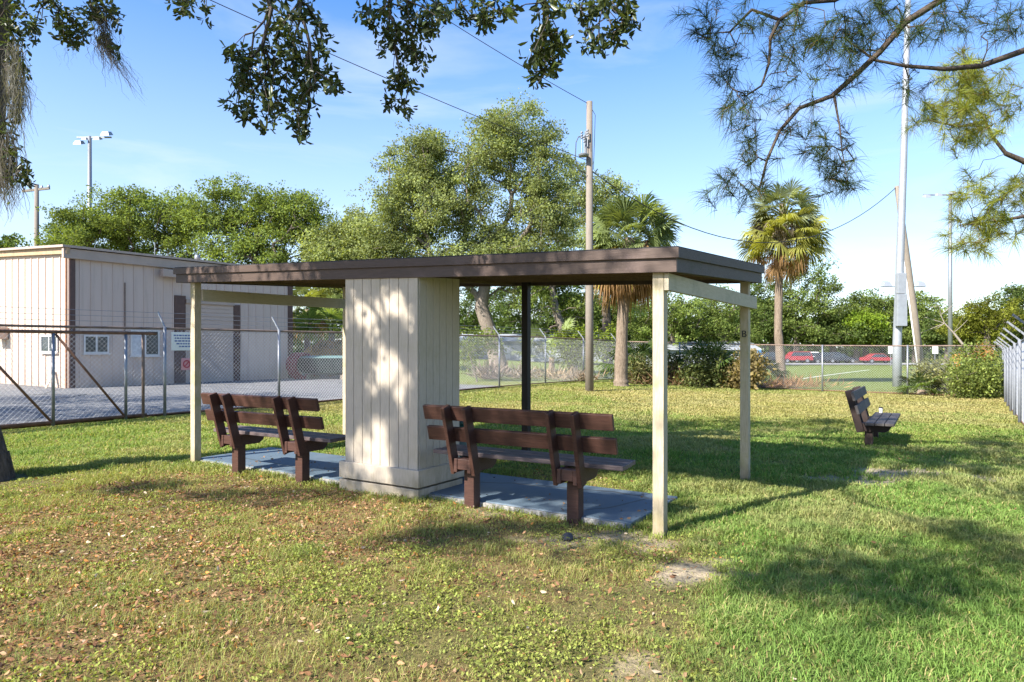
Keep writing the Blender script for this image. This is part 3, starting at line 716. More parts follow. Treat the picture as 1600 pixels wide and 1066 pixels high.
# tall steel light pole
b = G(1402, 604, -.33); e = empty('light_pole', (b[0], b[1], -.33), 0, 'tall pale steel light pole with a grey cabinet on it', 'light pole')
tp = P(1419, 0, b[1]); k_ = 21.0 / (tp[2] + .33); lean = (tp[0] - b[0]) * k_
MB().tube([(0, 0, -.1), (0, 0, 2.0), (lean * .5, 0, 10.5), (lean, 0, 21.0)], [.20, .19, .15, .10], 16).build('pole', M['galvlight'], e, True)
kz = b[1] / F
m = MB(); z0_, z1_ = EYE - (510 - HY) * kz + .33, EYE - (428 - HY) * kz + .33
m.box(-.22, .22, -.44, -.17, z0_, z0_ + (z1_ - z0_) * .6); m.box(-.20, .20, -.42, -.17, z0_ + (z1_ - z0_) * .6 + .02, z1_); m.build('cabinet', M['galvlight'], e, bevel=.015)
MB().bar((lean - 1.6, 0, 20.7), (lean + 1.6, 0, 20.7), .1, .1).build('crossarm', M['galv'], e)
def lamphead(x, y, z, parent, tilt=.3, s=1.0):
    m = MB(); m.hexa([(x - .35 * s, y - .3 * s, z - .12 * s), (x + .35 * s, y - .3 * s, z - .12 * s), (x + .35 * s, y + .3 * s, z + .1 * s), (x - .35 * s, y + .3 * s, z + .1 * s),
                      (x - .22 * s, y - .2 * s, z + .22 * s), (x + .22 * s, y - .2 * s, z + .22 * s), (x + .22 * s, y + .2 * s, z + .34 * s), (x - .22 * s, y + .2 * s, z + .34 * s)])
    return m.build('lamp_head', M['galvlight'], parent, bevel=.02)
for x in (-1.4, -.5, .5, 1.4): lamphead(lean + x, -.2, 20.85, e)
def flood(label, px, d, ytop, r, arm, heads, base_z):
    b = P(px, HY, d); e = empty('flood_light', (b[0], b[1], base_z), 0, label, 'light pole', 'sports field flood lights'); zt = EYE - (ytop - HY) * d / F - base_z; k = d / F
    MB().tube([(0, 0, -.2), (0, 0, zt)], [r, r * .65], 12).build('pole', M['galv'], e, True)
    MB().bar((arm[0] * k, 0, zt - .1), (arm[1] * k, 0, zt - .1), .12, .12).build('crossarm', M['galv'], e)
    for hx, hz, s in heads: lamphead(hx * k, -.15, zt + hz, e, s=s)
flood('grey flood light pole above the trees behind the metal building', 140, 62, 213, .24, (-20, 34), [(-15, -.75, 1.1), (-6, -.35, .7), (14, -.35, .9), (28, .05, 1.2)], 0)
flood('thin flood light pole with one long arm at the right', 1485, 62, 303, .2, (-42, 6), [(-38, -.35, .9), (-20, -.2, .8), (2, .0, .8)], -.75)
flood('short twin headed flood light behind the steel light pole', 1412, 108, 447, .2, (-36, 34), [(-28, .1, 2.0), (25, .1, 2.0)], -.9)
b = P(57, HY, 45); e = empty('utility_pole', (b[0], b[1], 0), 0, 'far utility pole with a wooden crossarm left of the flood light', 'utility pole')
MB().tube([(0, 0, -.2), (0, 0, 12.2)], [.2, .13], 10).build('pole', M['oldwood'], e, True)
MB().bar((-.95, 0, 11.75), (.85, 0, 11.95), .12, .14).build('crossarm', M['oldwood'], e)
for x in (-.85, -.4, .35, .8): m = MB(); m.lathe((x, 0, 11.85 + x * .11), [(0, 0), (.06, 0), (.08, .1), (.04, .25), (0, .26)], 10); m.build('insulator', M['galv'], e, True)

# ------------------------------------------------------------------ far things across the field
def make_car(paint, kind, label):
    e = empty('parked_car', (0, 0, 0), 0, label, 'car', 'cars parked along the far road')
    # side profile: bonnet, cabin, boot
    if kind == 'suv': low = [(-2.2, .95), (-2.25, .4), (2.25, .4), (2.25, .85), (1.15, 1.0), (-2.1, 1.05)]; cab = [(1.1, 1.0), (.5, 1.62), (-1.9, 1.65), (-2.15, 1.05)]
    else: low = [(-2.2, .85), (-2.25, .38), (2.25, .38), (2.22, .68), (1.1, .85), (-1.5, .9)]; cab = [(1.05, .85), (.35, 1.36), (-.9, 1.38), (-1.75, .9)]
    def loft(pr, hw0, hw1):
        m = MB(); n = len(pr); zs = [z for _, z in pr]; lo_, hi = min(zs), max(zs)
        hw = lambda z: hw0 + (hw1 - hw0) * (z - lo_) / (hi - lo_)
        m.v += [(x, -hw(z), z) for x, z in pr] + [(x, hw(z), z) for x, z in pr]
        m.f += [tuple(range(n)), tuple(range(2 * n - 1, n - 1, -1))] + [((i + 1) % n, i, n + i, n + (i + 1) % n) for i in range(n)]; return m
    loft(low, .9, .86).build('body', paint, e, bevel=.06)
    loft(cab, .84, .66).build('roof', paint, e, bevel=.06)
    zl, zh = cab[0][1] + .02, cab[1][1] - .07
    for sy in (-1, 1):
        m = MB(); x0, x1 = cab[0][0], cab[3][0]; xa, xb = cab[1][0], cab[2][0]
        q = lambda t_, za: (x0 + (xa - x0) * t_ - .12, za)
        y0, y1 = sy * .845, sy * .70
        p = [(x0 - .2, y0, zl), (x1 + .2, y0, zl), (xb + .05, y1, zh), (xa - .05, y1, zh)]
        m.v += p + [(x, y + sy * .02, z) for x, y, z in p]; m.f += [(4, 5, 6, 7), (0, 1, 5, 4), (1, 2, 6, 5), (2, 3, 7, 6), (3, 0, 4, 7)]
        m.build('side_window', M['glass'], e)
    for x in (-1.4, 1.4):
        for y in (-.82, .82):
            m = MB(); m.tube([(x, y - .1, .33), (x, y + .1, .33)], .33, 16); wo = m.build('wheel', M['dark'], e)
            m = MB(); m.tube([(x, y - .112, .33), (x, y + .112, .33)], .2, 12); m.build('rim', M['galv'], wo)
    return e
cr = plain('red_car_paint', (.26, .03, .035), .25, 0, .03); cw = plain('white_car_paint', (.72, .72, .72), .25, 0, .03); cd_ = plain('dark_car_paint', (.03, .035, .045), .25, 0, .03)
for px, d, paint, kind, label in ((1242, 96, cr, 'suv', 'red hatchback parked behind the second palm trunk'), (1256, 101, cw, 'suv', 'white car parked half hidden behind the red hatchback'),
                                  (1289, 97, cd_, 'suv', 'dark grey SUV right of the white car across the field'), (1312, 95.5, cd_, 'sedan', 'dark sedan overlapping the grey SUV across the field'),
                                  (1373, 94, cr, 'sedan', 'low red car parked left of the steel light pole'), (1196, 99, cd_, 'suv', 'dark car beside the blue portable toilet')):
    c_ = make_car(paint, kind, label); p = P(px, HY, d); c_.location = (p[0], p[1], float(gz(p[0], p[1])) + .03 + (.1 if 89 < p[1] < 97 else 0)); c_.rotation_euler.z = R(180 if px < 1300 else 0)
p = P(1181, HY, 94); z_ = float(gz(p[0], p[1]))
e = empty('portable_toilet', (p[0], p[1], z_), 0, 'bright blue portable toilet booth across the field beside the back post', 'portable toilet')
bm_ = plain('blue_plastic', (.02, .20, .50), .5, 0, .05)
MB().box(-.58, .58, -.58, .58, 0, 2.05).build('cabin', bm_, e, bevel=.03); MB().box(-.42, .42, -.605, -.583, .1, 1.9).build('door', plain('pale_blue_plastic', (.10, .32, .60), .5), e, bevel=.01)
m = MB(); m.hexa([(-.62, -.62, 2.06), (.62, -.62, 2.06), (.62, .62, 2.06), (-.62, .62, 2.06), (-.4, -.4, 2.3), (.4, -.4, 2.3), (.4, .4, 2.3), (-.4, .4, 2.3)]); m.build('roof', plain('white_plastic_roof', (.6, .62, .65), .5), e)
for px, lab in ((1392, 'small white roadside sign left of the steel light pole'), (1461, 'small white roadside sign right of the leaning pole')):
    p = P(px, HY, 84); z_ = float(gz(p[0], p[1])); e = empty('road_sign', (p[0], p[1], z_), 0, lab, 'sign', 'small signs by the far road')
    MB().tube([(0, 0, -.1), (0, 0, 2.2)], .05, 6).build('post', M['galv'], e); MB().box(-.36, .36, -.085, -.055, 1.55, 2.45).build('panel', M['white'], e, bevel=.02)
# long grey shed and low wall far behind
def shed(label, x0, x1, d, h, dep, mat, roofc):
    e = empty('storage_shed', (x0, d, float(gz(x0, d)) - .1), 0, label, 'shed'); w_ = x1 - x0
    m = MB(); m.box(0, w_, 0, dep, -.3, h)
    for k in range(int(w_ / 1.2)): m.box(k * 1.2 + .5, k * 1.2 + .58, -.04, 0, 0, h - .1)
    m.build('wall', mat, e)
    m = MB(); m.hexa([(-.4, -.4, h + .005), (w_ + .4, -.4, h + .005), (w_ + .4, dep + .4, h + .005), (-.4, dep + .4, h + .005), (-.4, dep / 2 - .1, h + 1.0), (w_ + .4, dep / 2 - .1, h + 1.0), (w_ + .4, dep / 2 + .1, h + 1.0), (-.4, dep / 2 + .1, h + 1.0)])
    m.build('roof', roofc, e)
    for k in (.3, .7): m = MB(); m.box(w_ * k - 1.3, w_ * k + 1.3, -.07, -.045, .05, h - .5); m.build('door', plain('grey_door', (.35, .36, .38), .5), e)
greyw = plain('grey_shed_wall', (.25, .265, .28), .6, 0, .08, .5); greyr = plain('pale_shed_roof', (.30, .315, .33), .5, 0, .08, .5)
shed('long low grey shed glimpsed through the fence behind the big tree', -7.5, 12.5, 88, 2.3, 7, greyw, greyr)
shed('grey shed with pale roof behind the brush right of the palm', 16.5, 28, 78, 2.1, 6, greyw, greyr)
#PART4
# ------------------------------------------------------------------ vegetation helpers
def unit(a): return a / (np.linalg.norm(a, axis=-1, keepdims=True) + 1e-9)
def rand_dirs(n): return unit(rng.normal(size=(n, 3)))
def leaf_quads(pos, axis, size, wr, cols, up_bias=.5):
    """one pointed leaf (2 tris folded to a rhomb) per position"""
    n = len(pos); axis = unit(axis); w_ = unit(np.cross(axis, rand_dirs(n) + np.array((0, 0, up_bias))))
    nrm = np.cross(axis, w_); s = size[:, None]
    v = np.stack([pos, pos + axis * s * .5 + w_ * s * wr * .5 + nrm * s * .06, pos + axis * s, pos + axis * s * .5 - w_ * s * wr * .5 + nrm * s * .06], 1)
    f = np.arange(n * 4).reshape(n, 4)
    return v.reshape(-1, 3), f, np.repeat(cols, 4, 0)
def palette(n, base, var=.3, yellow=.25, dark=.0):
    base = np.asarray(base, float); k = (1 + var * rng.normal(size=n)).clip(.4, 1.9)[:, None]
    c = base * k; y = (rng.random(n) ** 2 * yellow)[:, None]
    return (c * (1 - y) + y * np.array((base[1] * 1.15, base[1] * 1.05, base[2] * .8)) * k).clip(.003, .9)
def skeleton(root_pts, tips, r_tip=.01, expo=2.3, jit=.15, step=.6, rmax=1.0, pull=.35, start=None):
    """branches from the trunk polyline to every tip; returns edges as (p, q, r0, r1)"""
    nodes = [np.asarray(p, float) for p in root_pts]; par = [-1] + list(range(len(nodes) - 1)); nroot = len(nodes)
    base = nodes[-1]; dist = [0.] * nroot
    for i in range(1, nroot): dist[i] = dist[i - 1] + np.linalg.norm(nodes[i] - nodes[i - 1])
    arr = np.array(nodes); darr = np.array(dist)
    order = np.argsort(np.linalg.norm(tips - base, axis=1)); leafn = []
    if start is None: start = max(0, nroot - 3)
    for t_ in order:
        p = tips[t_]; dd = np.linalg.norm(arr[start:] - p, axis=1); k = start + int(np.argmin(dd + pull * darr[start:]))
        L_ = np.linalg.norm(p - arr[k]); m = max(1, int(L_ / step)); prev = k; new = []; nd = []
        for i in range(1, m + 1):
            q = arr[k] + (p - arr[k]) * i / m
            if i < m: q = q + rng.normal(size=3) * jit * L_ / m + np.array((0, 0, .10 * L_ * math.sin(math.pi * i / m)))
            new.append(q); par.append(prev if i == 1 else len(arr) + i - 2); nd.append(darr[k] + L_ * i / m)
        arr = np.concatenate([arr, np.array(new)]); darr = np.concatenate([darr, np.array(nd)]); leafn.append(len(arr) - 1)
    cnt = np.zeros(len(arr))
    for i in leafn: cnt[i] += 1
    for i in range(len(arr) - 1, 0, -1): cnt[par[i]] += cnt[i]
    rad = np.minimum(r_tip * np.maximum(cnt, 1) ** (1 / expo), rmax)
    return arr, np.array(par), rad, nroot
def skel_mesh(name, *a, **k):
    return npmesh(name, *skel_arrays(*a, **k))
def skel_arrays(arr, par, rad, nroot, root_r, minr=0):
    V = []; Fq = []; nv = 0
    for i in range(1, len(arr)):
        p, q = arr[par[i]], arr[i]; d = q - p; Ln = np.linalg.norm(d)
        if Ln < 1e-6: continue
        if i < nroot: r0, r1 = root_r[par[i]], root_r[i]
        else: r1 = rad[i]; r0 = min(rad[par[i]], rad[i] * 1.45) if par[i] >= nroot else rad[i] * 1.25
        if r1 < minr: continue
        n = 10 if r1 > .1 else 6 if r1 > .03 else 4
        u, v, _ = rot_to(d); a = 2 * math.pi * np.arange(n) / n; ring = np.cos(a)[:, None] * u + np.sin(a)[:, None] * v
        V.append(p - d / Ln * r0 * .3 + ring * r0); V.append(q + d / Ln * r1 * .2 + ring * r1)
        j = np.arange(n); Fq.append(np.stack([nv + j, nv + (j + 1) % n, nv + n + (j + 1) % n, nv + n + j], 1)); nv += 2 * n
    return np.concatenate(V), Fq
def merge(parts):
    V = []; Fq = []; n = 0
    for v, f in parts:
        V.append(v); Fq += [q + n for q in f]; n += len(v)
    return np.concatenate(V), Fq
def blobs(shape, n):
    """n cluster centres in a union of ellipsoids (cx,cy,cz,rx,ry,rz), pushed to the shell"""
    w_ = np.array([s[3] * s[4] * s[5] for s in shape]) ** .67; pick = rng.choice(len(shape), n, p=w_ / w_.sum()); out = []
    for k in pick:
        s = np.array(shape[k], float); d = rand_dirs(1)[0]; r = rng.random() ** .38
        out.append(s[:3] + d * r * s[3:])
    return np.array(out)
def tree(name, label, cat, base, shape, root, root_r, ncl, nleaf, lsize, colr, mbark, cr=.7, group=None, flat=.65, yellow=.3, r_tip=.012, minr=.0, wr=.55):
    """base: foot of the trunk; shape and root are relative to it"""
    e = empty(name, base, 0, label, cat, group)
    cl_ = blobs(shape, ncl)
    arr, par, rad, nr = skeleton(root, cl_, r_tip, rmax=root_r[-1] * .8)
    link('trunk', skel_mesh('trunk', arr, par, rad, nr, root_r, minr), mbark, e, True)
    k = rng.integers(0, ncl, nleaf); crr = cr * (.45 + 1.0 * rng.random(ncl) ** 1.3)
    ntw = max(ncl, nleaf // 14); kt = rng.integers(0, ncl, ntw); tw = rand_dirs(ntw) * (rng.random(ntw) ** .42)[:, None] * np.array((1, 1, flat)) * crr[kt][:, None]
    j = rng.integers(0, ntw, nleaf); k = kt[j]; off = tw[j] + rng.normal(size=(nleaf, 3)).clip(-1.8, 1.8) * np.array((1, 1, .7)) * cr * .17
    pos = cl_[k] + off
    tone = (1 + .25 * rng.normal(size=ncl)).clip(.5, 1.6)
    cols = palette(nleaf, colr, .22, yellow) * tone[k][:, None]
    ax = rand_dirs(nleaf) + unit(off) * .6 + np.array((0, 0, -.15))
    v, f, c = leaf_quads(pos, ax, lsize * (.6 + .8 * rng.random(nleaf)), wr, cols)
    link('crown', npmesh('crown', v, [f], c), M['leaf'], e)
    return e
def pxshape(base, items, d):
    """crown lobes given by photo pixel centre and radii at distance d"""
    out = []
    for px, py, rx, ry in items:
        p = P(px, py, d); out.append((p[0] - base[0], p[1] - base[1] + rng.normal() * .6, p[2] - base[2], rx * d / F, rx * d / F * .9, ry * d / F))
    return out
def pxroot(base, pts, d): return [np.array(P(x, y, d)) - base for x, y in pts]
GREEN = (.145, .195, .055); LIGHT = (.215, .255, .105); DEEP = (.085, .125, .038)
BG = 'trees beyond the fence'
# big airy oak behind the shelter
d = 40; b = P(782, 580, d); b[2] = -.1
tree('oak_tree', 'tallest airy light green tree directly behind the shelter roof', 'tree', b,
     pxshape(b, [(800, 215, 70, 60), (760, 250, 60, 50), (840, 265, 45, 60), (655, 265, 65, 60), (700, 320, 80, 50), (620, 320, 50, 45), (620, 375, 70, 40), (740, 390, 80, 45), (830, 370, 60, 60), (860, 330, 40, 50), (680, 240, 45, 45), (830, 430, 60, 35), (700, 430, 50, 30)], d),
     pxroot(b, [(783, 590), (772, 540), (752, 480), (762, 420), (770, 370)], d), [.62, .48, .40, .30, .22], 520, 170000, .13, LIGHT, M['barkpale'], cr=.95, group=BG, r_tip=.02)
# second leaning trunk and crown behind the utility pole
d = 37; b = P(898, 590, d); b[2] = -.1
tree('oak_tree', 'leaning trunk tree with sparse crown between dark post and utility pole', 'tree', b,
     pxshape(b, [(850, 420, 45, 35), (880, 440, 45, 40), (905, 480, 40, 25), (830, 480, 30, 25)], d), pxroot(b, [(900, 595), (888, 545), (870, 490), (862, 450)], d), [.3, .25, .22, .16], 80, 11000, .15, GREEN, M['barkpale'], group=BG, r_tip=.02)
d = 50; b = P(950, 575, d); b[2] = -.2
tree('oak_tree', 'pale green tree whose top shows right of the utility pole', 'tree', b,
     pxshape(b, [(930, 310, 60, 40), (965, 305, 40, 30), (900, 290, 35, 40), (950, 380, 60, 60), (905, 360, 40, 60), (980, 440, 70, 50)], d), pxroot(b, [(950, 580), (948, 500), (945, 430)], d), [.4, .33, .25], 150, 32000, .15, LIGHT, M['bark'], cr=.95, group=BG, r_tip=.02)
# mass behind the metal building
d = 45
for px, lab, items, cc_ in ((190, 'round green oak behind the left half of the metal building roof', [(200, 330, 60, 40), (140, 355, 60, 35), (105, 375, 40, 25), (250, 335, 60, 45), (180, 390, 110, 50), (290, 380, 60, 60)], GREEN),
                            (400, 'wide green oak behind the right half of the metal building roof', [(370, 320, 70, 42), (330, 335, 40, 40), (440, 330, 60, 45), (495, 355, 45, 40), (400, 390, 110, 60), (500, 420, 50, 50)], GREEN),
                            (555, 'lower yellow green tree in the gap left of the tallest tree', [(555, 365, 40, 35), (530, 400, 50, 40), (590, 400, 45, 40), (570, 440, 60, 40), (520, 460, 40, 40)], LIGHT)):
    b = P(px, HY, d); b[2] = 0
    tree('oak_tree', lab, 'tree', b, pxshape(b, items, d), pxroot(b, [(px, 590), (px + 6, 520), (px - 4, 450), (px, 410)], d), [.45, .36, .3, .22], 230, 60000, .15, cc_, M['bark'], cr=.98, group=BG, r_tip=.02)
    d -= 2
d = 60; b = P(-20, HY, d); b[2] = 0
tree('oak_tree', 'dull green tree behind the building at the left edge', 'tree', b, pxshape(b, [(-10, 400, 45, 30), (15, 390, 25, 22), (-40, 420, 50, 40)], d), pxroot(b, [(-20, 580), (-18, 480)], d), [.4, .3], 50, 6000, .28, DEEP, M['bark'], cr=1.1, group=BG)
# row across the field: (px of trunk, distance, lobes, colour, label)
FARROW = [
 (1050, 80, [(1040, 480, 50, 40), (1080, 500, 45, 35), (1010, 500, 45, 40), (1060, 530, 70, 22)], GREEN, 'rounded green tree across the field seen left of the back post'),
 (1130, 82, [(1120, 475, 45, 35), (1150, 500, 45, 40), (1100, 510, 40, 30), (1140, 530, 50, 20)], GREEN, 'green tree across the field seen under the end beam'),
 (1243, 104, [(1266, 418, 32, 20), (1240, 440, 34, 30), (1285, 440, 30, 32), (1262, 455, 44, 30), (1270, 480, 48, 35), (1230, 490, 40, 30), (1300, 500, 30, 30), (1262, 520, 60, 18)], GREEN, 'tall round tree across the field right of the tall palm'),
 (1205, 107, [(1195, 470, 35, 30), (1185, 505, 35, 28), (1215, 515, 30, 25)], DEEP, 'darker tree across the field behind the tall palm trunk'),
 (1352, 106, [(1350, 480, 32, 22), (1330, 495, 30, 25), (1375, 490, 30, 25), (1350, 520, 45, 22)], GREEN, 'green tree across the field left of the steel light pole'),
 (1338, 103, [(1345, 508, 22, 20), (1362, 518, 22, 15), (1330, 522, 18, 15)], (.16, .24, .03), 'small bright lime green tree left of the steel light pole'),
 (1430, 105, [(1425, 480, 30, 25), (1450, 495, 28, 25), (1415, 510, 30, 25), (1440, 525, 40, 15)], GREEN, 'green tree directly behind the leaning pole'),
 (1540, 82, [(1535, 490, 30, 22), (1510, 505, 28, 22), (1570, 490, 40, 28), (1545, 520, 60, 22)], (.15, .165, .028), 'olive yellow tree behind the right fence corner'),
 (1600, 88, [(1590, 470, 35, 22), (1620, 480, 40, 35), (1600, 510, 60, 30)], DEEP, 'dark green tree at the far right edge behind the fence'),
 (1480, 100, [(1480, 515, 35, 18), (1500, 525, 40, 15)], DEEP, 'low dark tree behind the thin flood light pole'),
 (1300, 104, [(1300, 515, 35, 18), (1275, 525, 40, 14), (1330, 525, 40, 14)], DEEP, 'low dark tree behind the parked dark cars'),
 (1170, 106, [(1170, 500, 40, 28), (1150, 520, 40, 20)], DEEP, 'low dark tree behind the blue portable toilet'),
 (660, 84, [(640, 480, 60, 40), (700, 490, 60, 40), (740, 480, 50, 45)], DEEP, 'dark tree far behind the trunk of the tallest tree'),
 (830, 90, [(800, 480, 50, 45), (860, 490, 50, 40), (910, 500, 50, 35)], DEEP, 'dark tree far behind the dark middle post'),
 (970, 92, [(950, 490, 45, 40), (985, 500, 45, 35)], DEEP, 'dark tree far behind the thick nearer palm'),
]
for px, d, items, cc_, lab in FARROW:
    b = P(px, HY, d); b[2] = float(gz(b[0], b[1]))
    tree('shade_tree', lab, 'tree', b, pxshape(b, items, d), pxroot(b, [(px, HY + 2.3 * F / d), (px + 3, 525), (px - 1, 500)], d), [.5, .38, .28], 110, 17000, .25 * d / 82, cc_, M['bark'], cr=1.25 * d / 82, group='trees across the playing field', r_tip=.03)

# ------------------------------------------------------------------ palms
def fan(V, Fc, C, o, d, L_, colr, nseg=26, droop=.35, spread=2.05, wid=.042, stem=1.0):
    """a fan leaf at the end of a petiole leaving o along d"""
    d = d / np.linalg.norm(d); u, v, _ = rot_to(d); up = np.array((0, 0, 1.)); s = np.cross(d, up); s = s / (np.linalg.norm(s) + 1e-9); n_ = np.cross(s, d); ro = rng.normal() * .55; s, n_ = s * math.cos(ro) + n_ * math.sin(ro), n_ * math.cos(ro) - s * math.sin(ro)
    tip = o + d * stem - up * .06 * stem
    # petiole
    nv = sum(len(x) for x in V)
    w_ = s * .018; V.append(np.array([o - w_, o + w_, tip + w_ * .6, tip - w_ * .6])); C.append(np.repeat([np.asarray(colr) * .9], 4, 0)); Fc.append(np.array([[nv, nv + 1, nv + 2, nv + 3]]))
    a = np.linspace(-spread, spread, nseg) + rng.normal(size=nseg) * .04
    for k in range(nseg):
        dir_ = d * math.cos(a[k]) + s * math.sin(a[k]) - n_ * .10 * abs(math.sin(a[k]))
        Lk = L_ * (.62 + .38 * math.cos(a[k] * .5)) * rng.uniform(.85, 1.1)
        p1 = tip + dir_ * Lk * .55 - up * droop * Lk * .12; p2 = tip + dir_ * Lk * (1 - .25 * droop) - up * droop * Lk * rng.uniform(.4, .9)
        sd = np.cross(dir_, n_); sd = sd / (np.linalg.norm(sd) + 1e-9) * wid * Lk
        m = FAN_BASE(V)
        V.append(np.array([tip - sd * .25, tip + sd * .25, p1 + sd, p1 - sd, p2]))
        cc = np.asarray(colr) * rng.uniform(.75, 1.25)
        C.append(np.repeat([cc], 5, 0)); Fc.append(np.array([[m, m + 1, m + 2, m + 3]])); FT.append(np.array([[m + 3, m + 2, m + 4]]))
_cnt = {}
def FAN_BASE(V):
    k = id(V); n, tot = _cnt.get(k, (0, 0))
    for x in V[n:]: tot += len(x)
    _cnt[k] = (len(V), tot); return tot
FT = []
def fronds(name, parent, org, dirs, L_, colr, droop, stem, var=.25, nseg=30, wid=.032, spread=2.05):
    V, Fc, C = [], [], []; FT.clear()
    for dd in dirs:
        k = (1 + var * rng.normal()); c_ = np.asarray(colr) * max(.35, 1 + (k - 1) * 1.5)
        fan(V, Fc, C, np.asarray(org, float) + dd * .15, np.asarray(dd, float), L_ * rng.uniform(.85, 1.12), c_, nseg, droop * rng.uniform(.7, 1.3), spread, wid, stem * rng.uniform(.8, 1.2))
    me = npmesh(name, np.concatenate(V), [np.concatenate(Fc), np.concatenate(FT)], np.concatenate(C)); _cnt.clear()
    return link(name, me, M['leaf'], parent)
def sphere_dirs(n, z0, z1):
    out = []
    for i in range(n):
        z = z0 + (z1 - z0) * (i + .5) / n; a = i * 2.399 + rng.normal() * .2; r = math.sqrt(max(0, 1 - z * z)); out.append(np.array((r * math.cos(a), r * math.sin(a), z)))
    return out
def palm(label, base, trunk_pts, tr, specs):
    e = empty('sabal_palm', base, 0, label, 'palm', 'cabbage palms')
    m = MB(); pts = [np.asarray(p, float) for p in trunk_pts]
    fine = []; fr = []
    for i in range(len(pts) - 1):
        for k in range(8):
            t_ = k / 8; fine.append(pts[i] + (pts[i + 1] - pts[i]) * t_); fr.append((tr[i] + (tr[i + 1] - tr[i]) * t_) * (1 + rng.normal() * .035))
    fine.append(pts[-1]); fr.append(tr[-1]); m.tube(fine, fr, 14); m.build('trunk', M['palmtrunk'], e, True)
    for nm, org, n, z0, z1, L_, colr, droop, stem in specs:
        fronds(nm, e, org, sphere_dirs(n, z0, z1), L_, colr, droop, stem)
    return e
PG = (.165, .20, .080); PY = (.26, .22, .045); PB = (.24, .145, .07); PGY = (.22, .18, .13)
d = 27.2; b = P(971, 603, d); b[2] = float(gz(b[0], b[1])); k = d / F
zc = EYE + (542 - 372) * k - b[2]; xo = (985 - 971) * k
palm('thick trunked palm with skirt of dead fronds right of the utility pole', b, [(0, 0, -.2), (-.02, 0, .3), (.02, 0, 2.2), (xo * .6, 0, zc - .8), (xo, 0, zc)], [.37, .27, .225, .24, .2],
     [('crown', (xo, 0, zc), 70, -.6, .99, 1.05, PG, .38, 1.05), ('dead_skirt', (xo, 0, zc - .35), 60, -.97, -.15, 1.1, PB, .9, 1.05), ('yellow_fronds', (xo - .1, 0, zc - .3), 26, -.7, -.05, 1.0, PY, .8, .9)])
d = 33; b = P(1224, 594, d); b[2] = float(gz(b[0], b[1])); k = d / F
z1 = EYE + (542 - 372) * k - b[2]; z2 = EYE + (542 - 318) * k - b[2]; X = lambda px: (px - 1224) * k
palm('tall slender palm with golden lower fronds beyond the back fence', b, [(0, 0, -.3), (X(1221), 0, .6), (X(1216), 0, 2.6), (X(1218), 0, z1 - .9), (X(1224), 0, z1 + .2), (X(1223), 0, z2)], [.30, .23, .19, .17, .17, .15],
     [('crown', (X(1222), 0, z2 - .35), 34, -.45, .98, .98, (.17, .19, .10), .3, .8), ('grey_dead_fronds', (X(1222), 0, z2 - .7), 26, -.85, -.1, .75, PGY, .85, .8),
      ('golden_fronds', (X(1227), 0, z1 - .05), 52, -.4, .85, 1.15, (.235, .235, .06), .5, 1.15), ('dead_skirt', (X(1224), 0, z1 - .3), 18, -.95, -.35, .75, PB, .9, 1.0)])
def small_palm(label, px, py, d, n, L_, stem, colr, zc, z0=-.1, extra=None):
    b = P(px, py, d); b[2] = float(gz(b[0], b[1])); e = empty('young_palm', b, 0, label, 'palm', 'young palms')
    MB().tube([(0, 0, -.1), (0, 0, zc)], [.2, .13], 10).build('trunk', M['palmtrunk'], e, True)
    fronds('crown', e, (0, 0, zc), sphere_dirs(n, z0, .95), L_, colr, .4, stem)
    if extra: fronds('dead_skirt', e, (0, 0, zc - .1), sphere_dirs(extra, -.9, -.2), L_ * .8, PB, .8, stem * .8)
small_palm('young palm with upright fans seen behind the dark middle post', 862, 580, 35, 14, 1.0, 1.3, PG, 1.0)
small_palm('young palm with dry lower fronds right of the metal building', 518, 590, 34, 20, 1.2, 1.3, (.17, .22, .06), 2.3, 0, 12)
small_palm('low palm fans poking above the metal building roof at left', 50, 540, 52, 14, 1.2, 1.0, DEEP, 7.4)
small_palm('taller palm between building and closet with drooping golden fans', 480, 590, 38, 16, 1.1, 1.1, (.2, .22, .06), 3.6, -.3, 8)
small_palm('dark palmetto fans on the fence left of the front right post', 1000, 600, 31, 18, .95, 1.0, DEEP, .7)
small_palm('palmetto fans in the brush between the two right posts', 1100, 600, 29.5, 20, .95, .9, (.07, .11, .03), .6)
small_palm('grey green palmetto clump at the foot of the tall palm', 1192, 603, 30.5, 12, .75, .5, (.13, .16, .06), .4)
small_palm('low spiky palmetto at the foot of the leaning pole', 1440, 606, 25.9, 14, .6, .35, DEEP, .2)

# ------------------------------------------------------------------ brush along the fences
def shrub(name, label, cat, px, py, d, items, n, size, colr, group, ncl=40, cr=.4, yellow=.4, stems=10):
    b = P(px, py, d); b[2] = float(gz(b[0], b[1])); e = empty(name, b, 0, label, cat, group)
    sh_ = pxshape(b, items, d); sh_ = [(x, y * .5, z, rx, ry * .6, rz) for x, y, z, rx, ry, rz in sh_]
    cl_ = blobs(sh_, ncl); cl_[:, 2] = np.maximum(cl_[:, 2], .08)
    arr, par, rad, nr = skeleton([(0, 0, -.05), (0, 0, .1)], cl_, .006, rmax=.04)
    link('stems', skel_mesh('stems', arr, par, rad, nr, [.05, .04]), M['barkpale'], e, True)
    k = rng.integers(0, ncl, n); off = rng.normal(size=(n, 3)) * cr * .5; pos = cl_[k] + off; pos[:, 2] = np.maximum(pos[:, 2], .02)
    tone = (1 + .3 * rng.normal(size=ncl)).clip(.5, 1.7)
    v, f, c = leaf_quads(pos, rand_dirs(n) + unit(off) * .6, size * (.6 + .8 * rng.random(n)), .5, palette(n, colr, .25, yellow) * tone[k][:, None])
    link('leaves', npmesh('leaves', v, [f], c), M['leaf'], e); return e
BR = 'brush along the back fence'
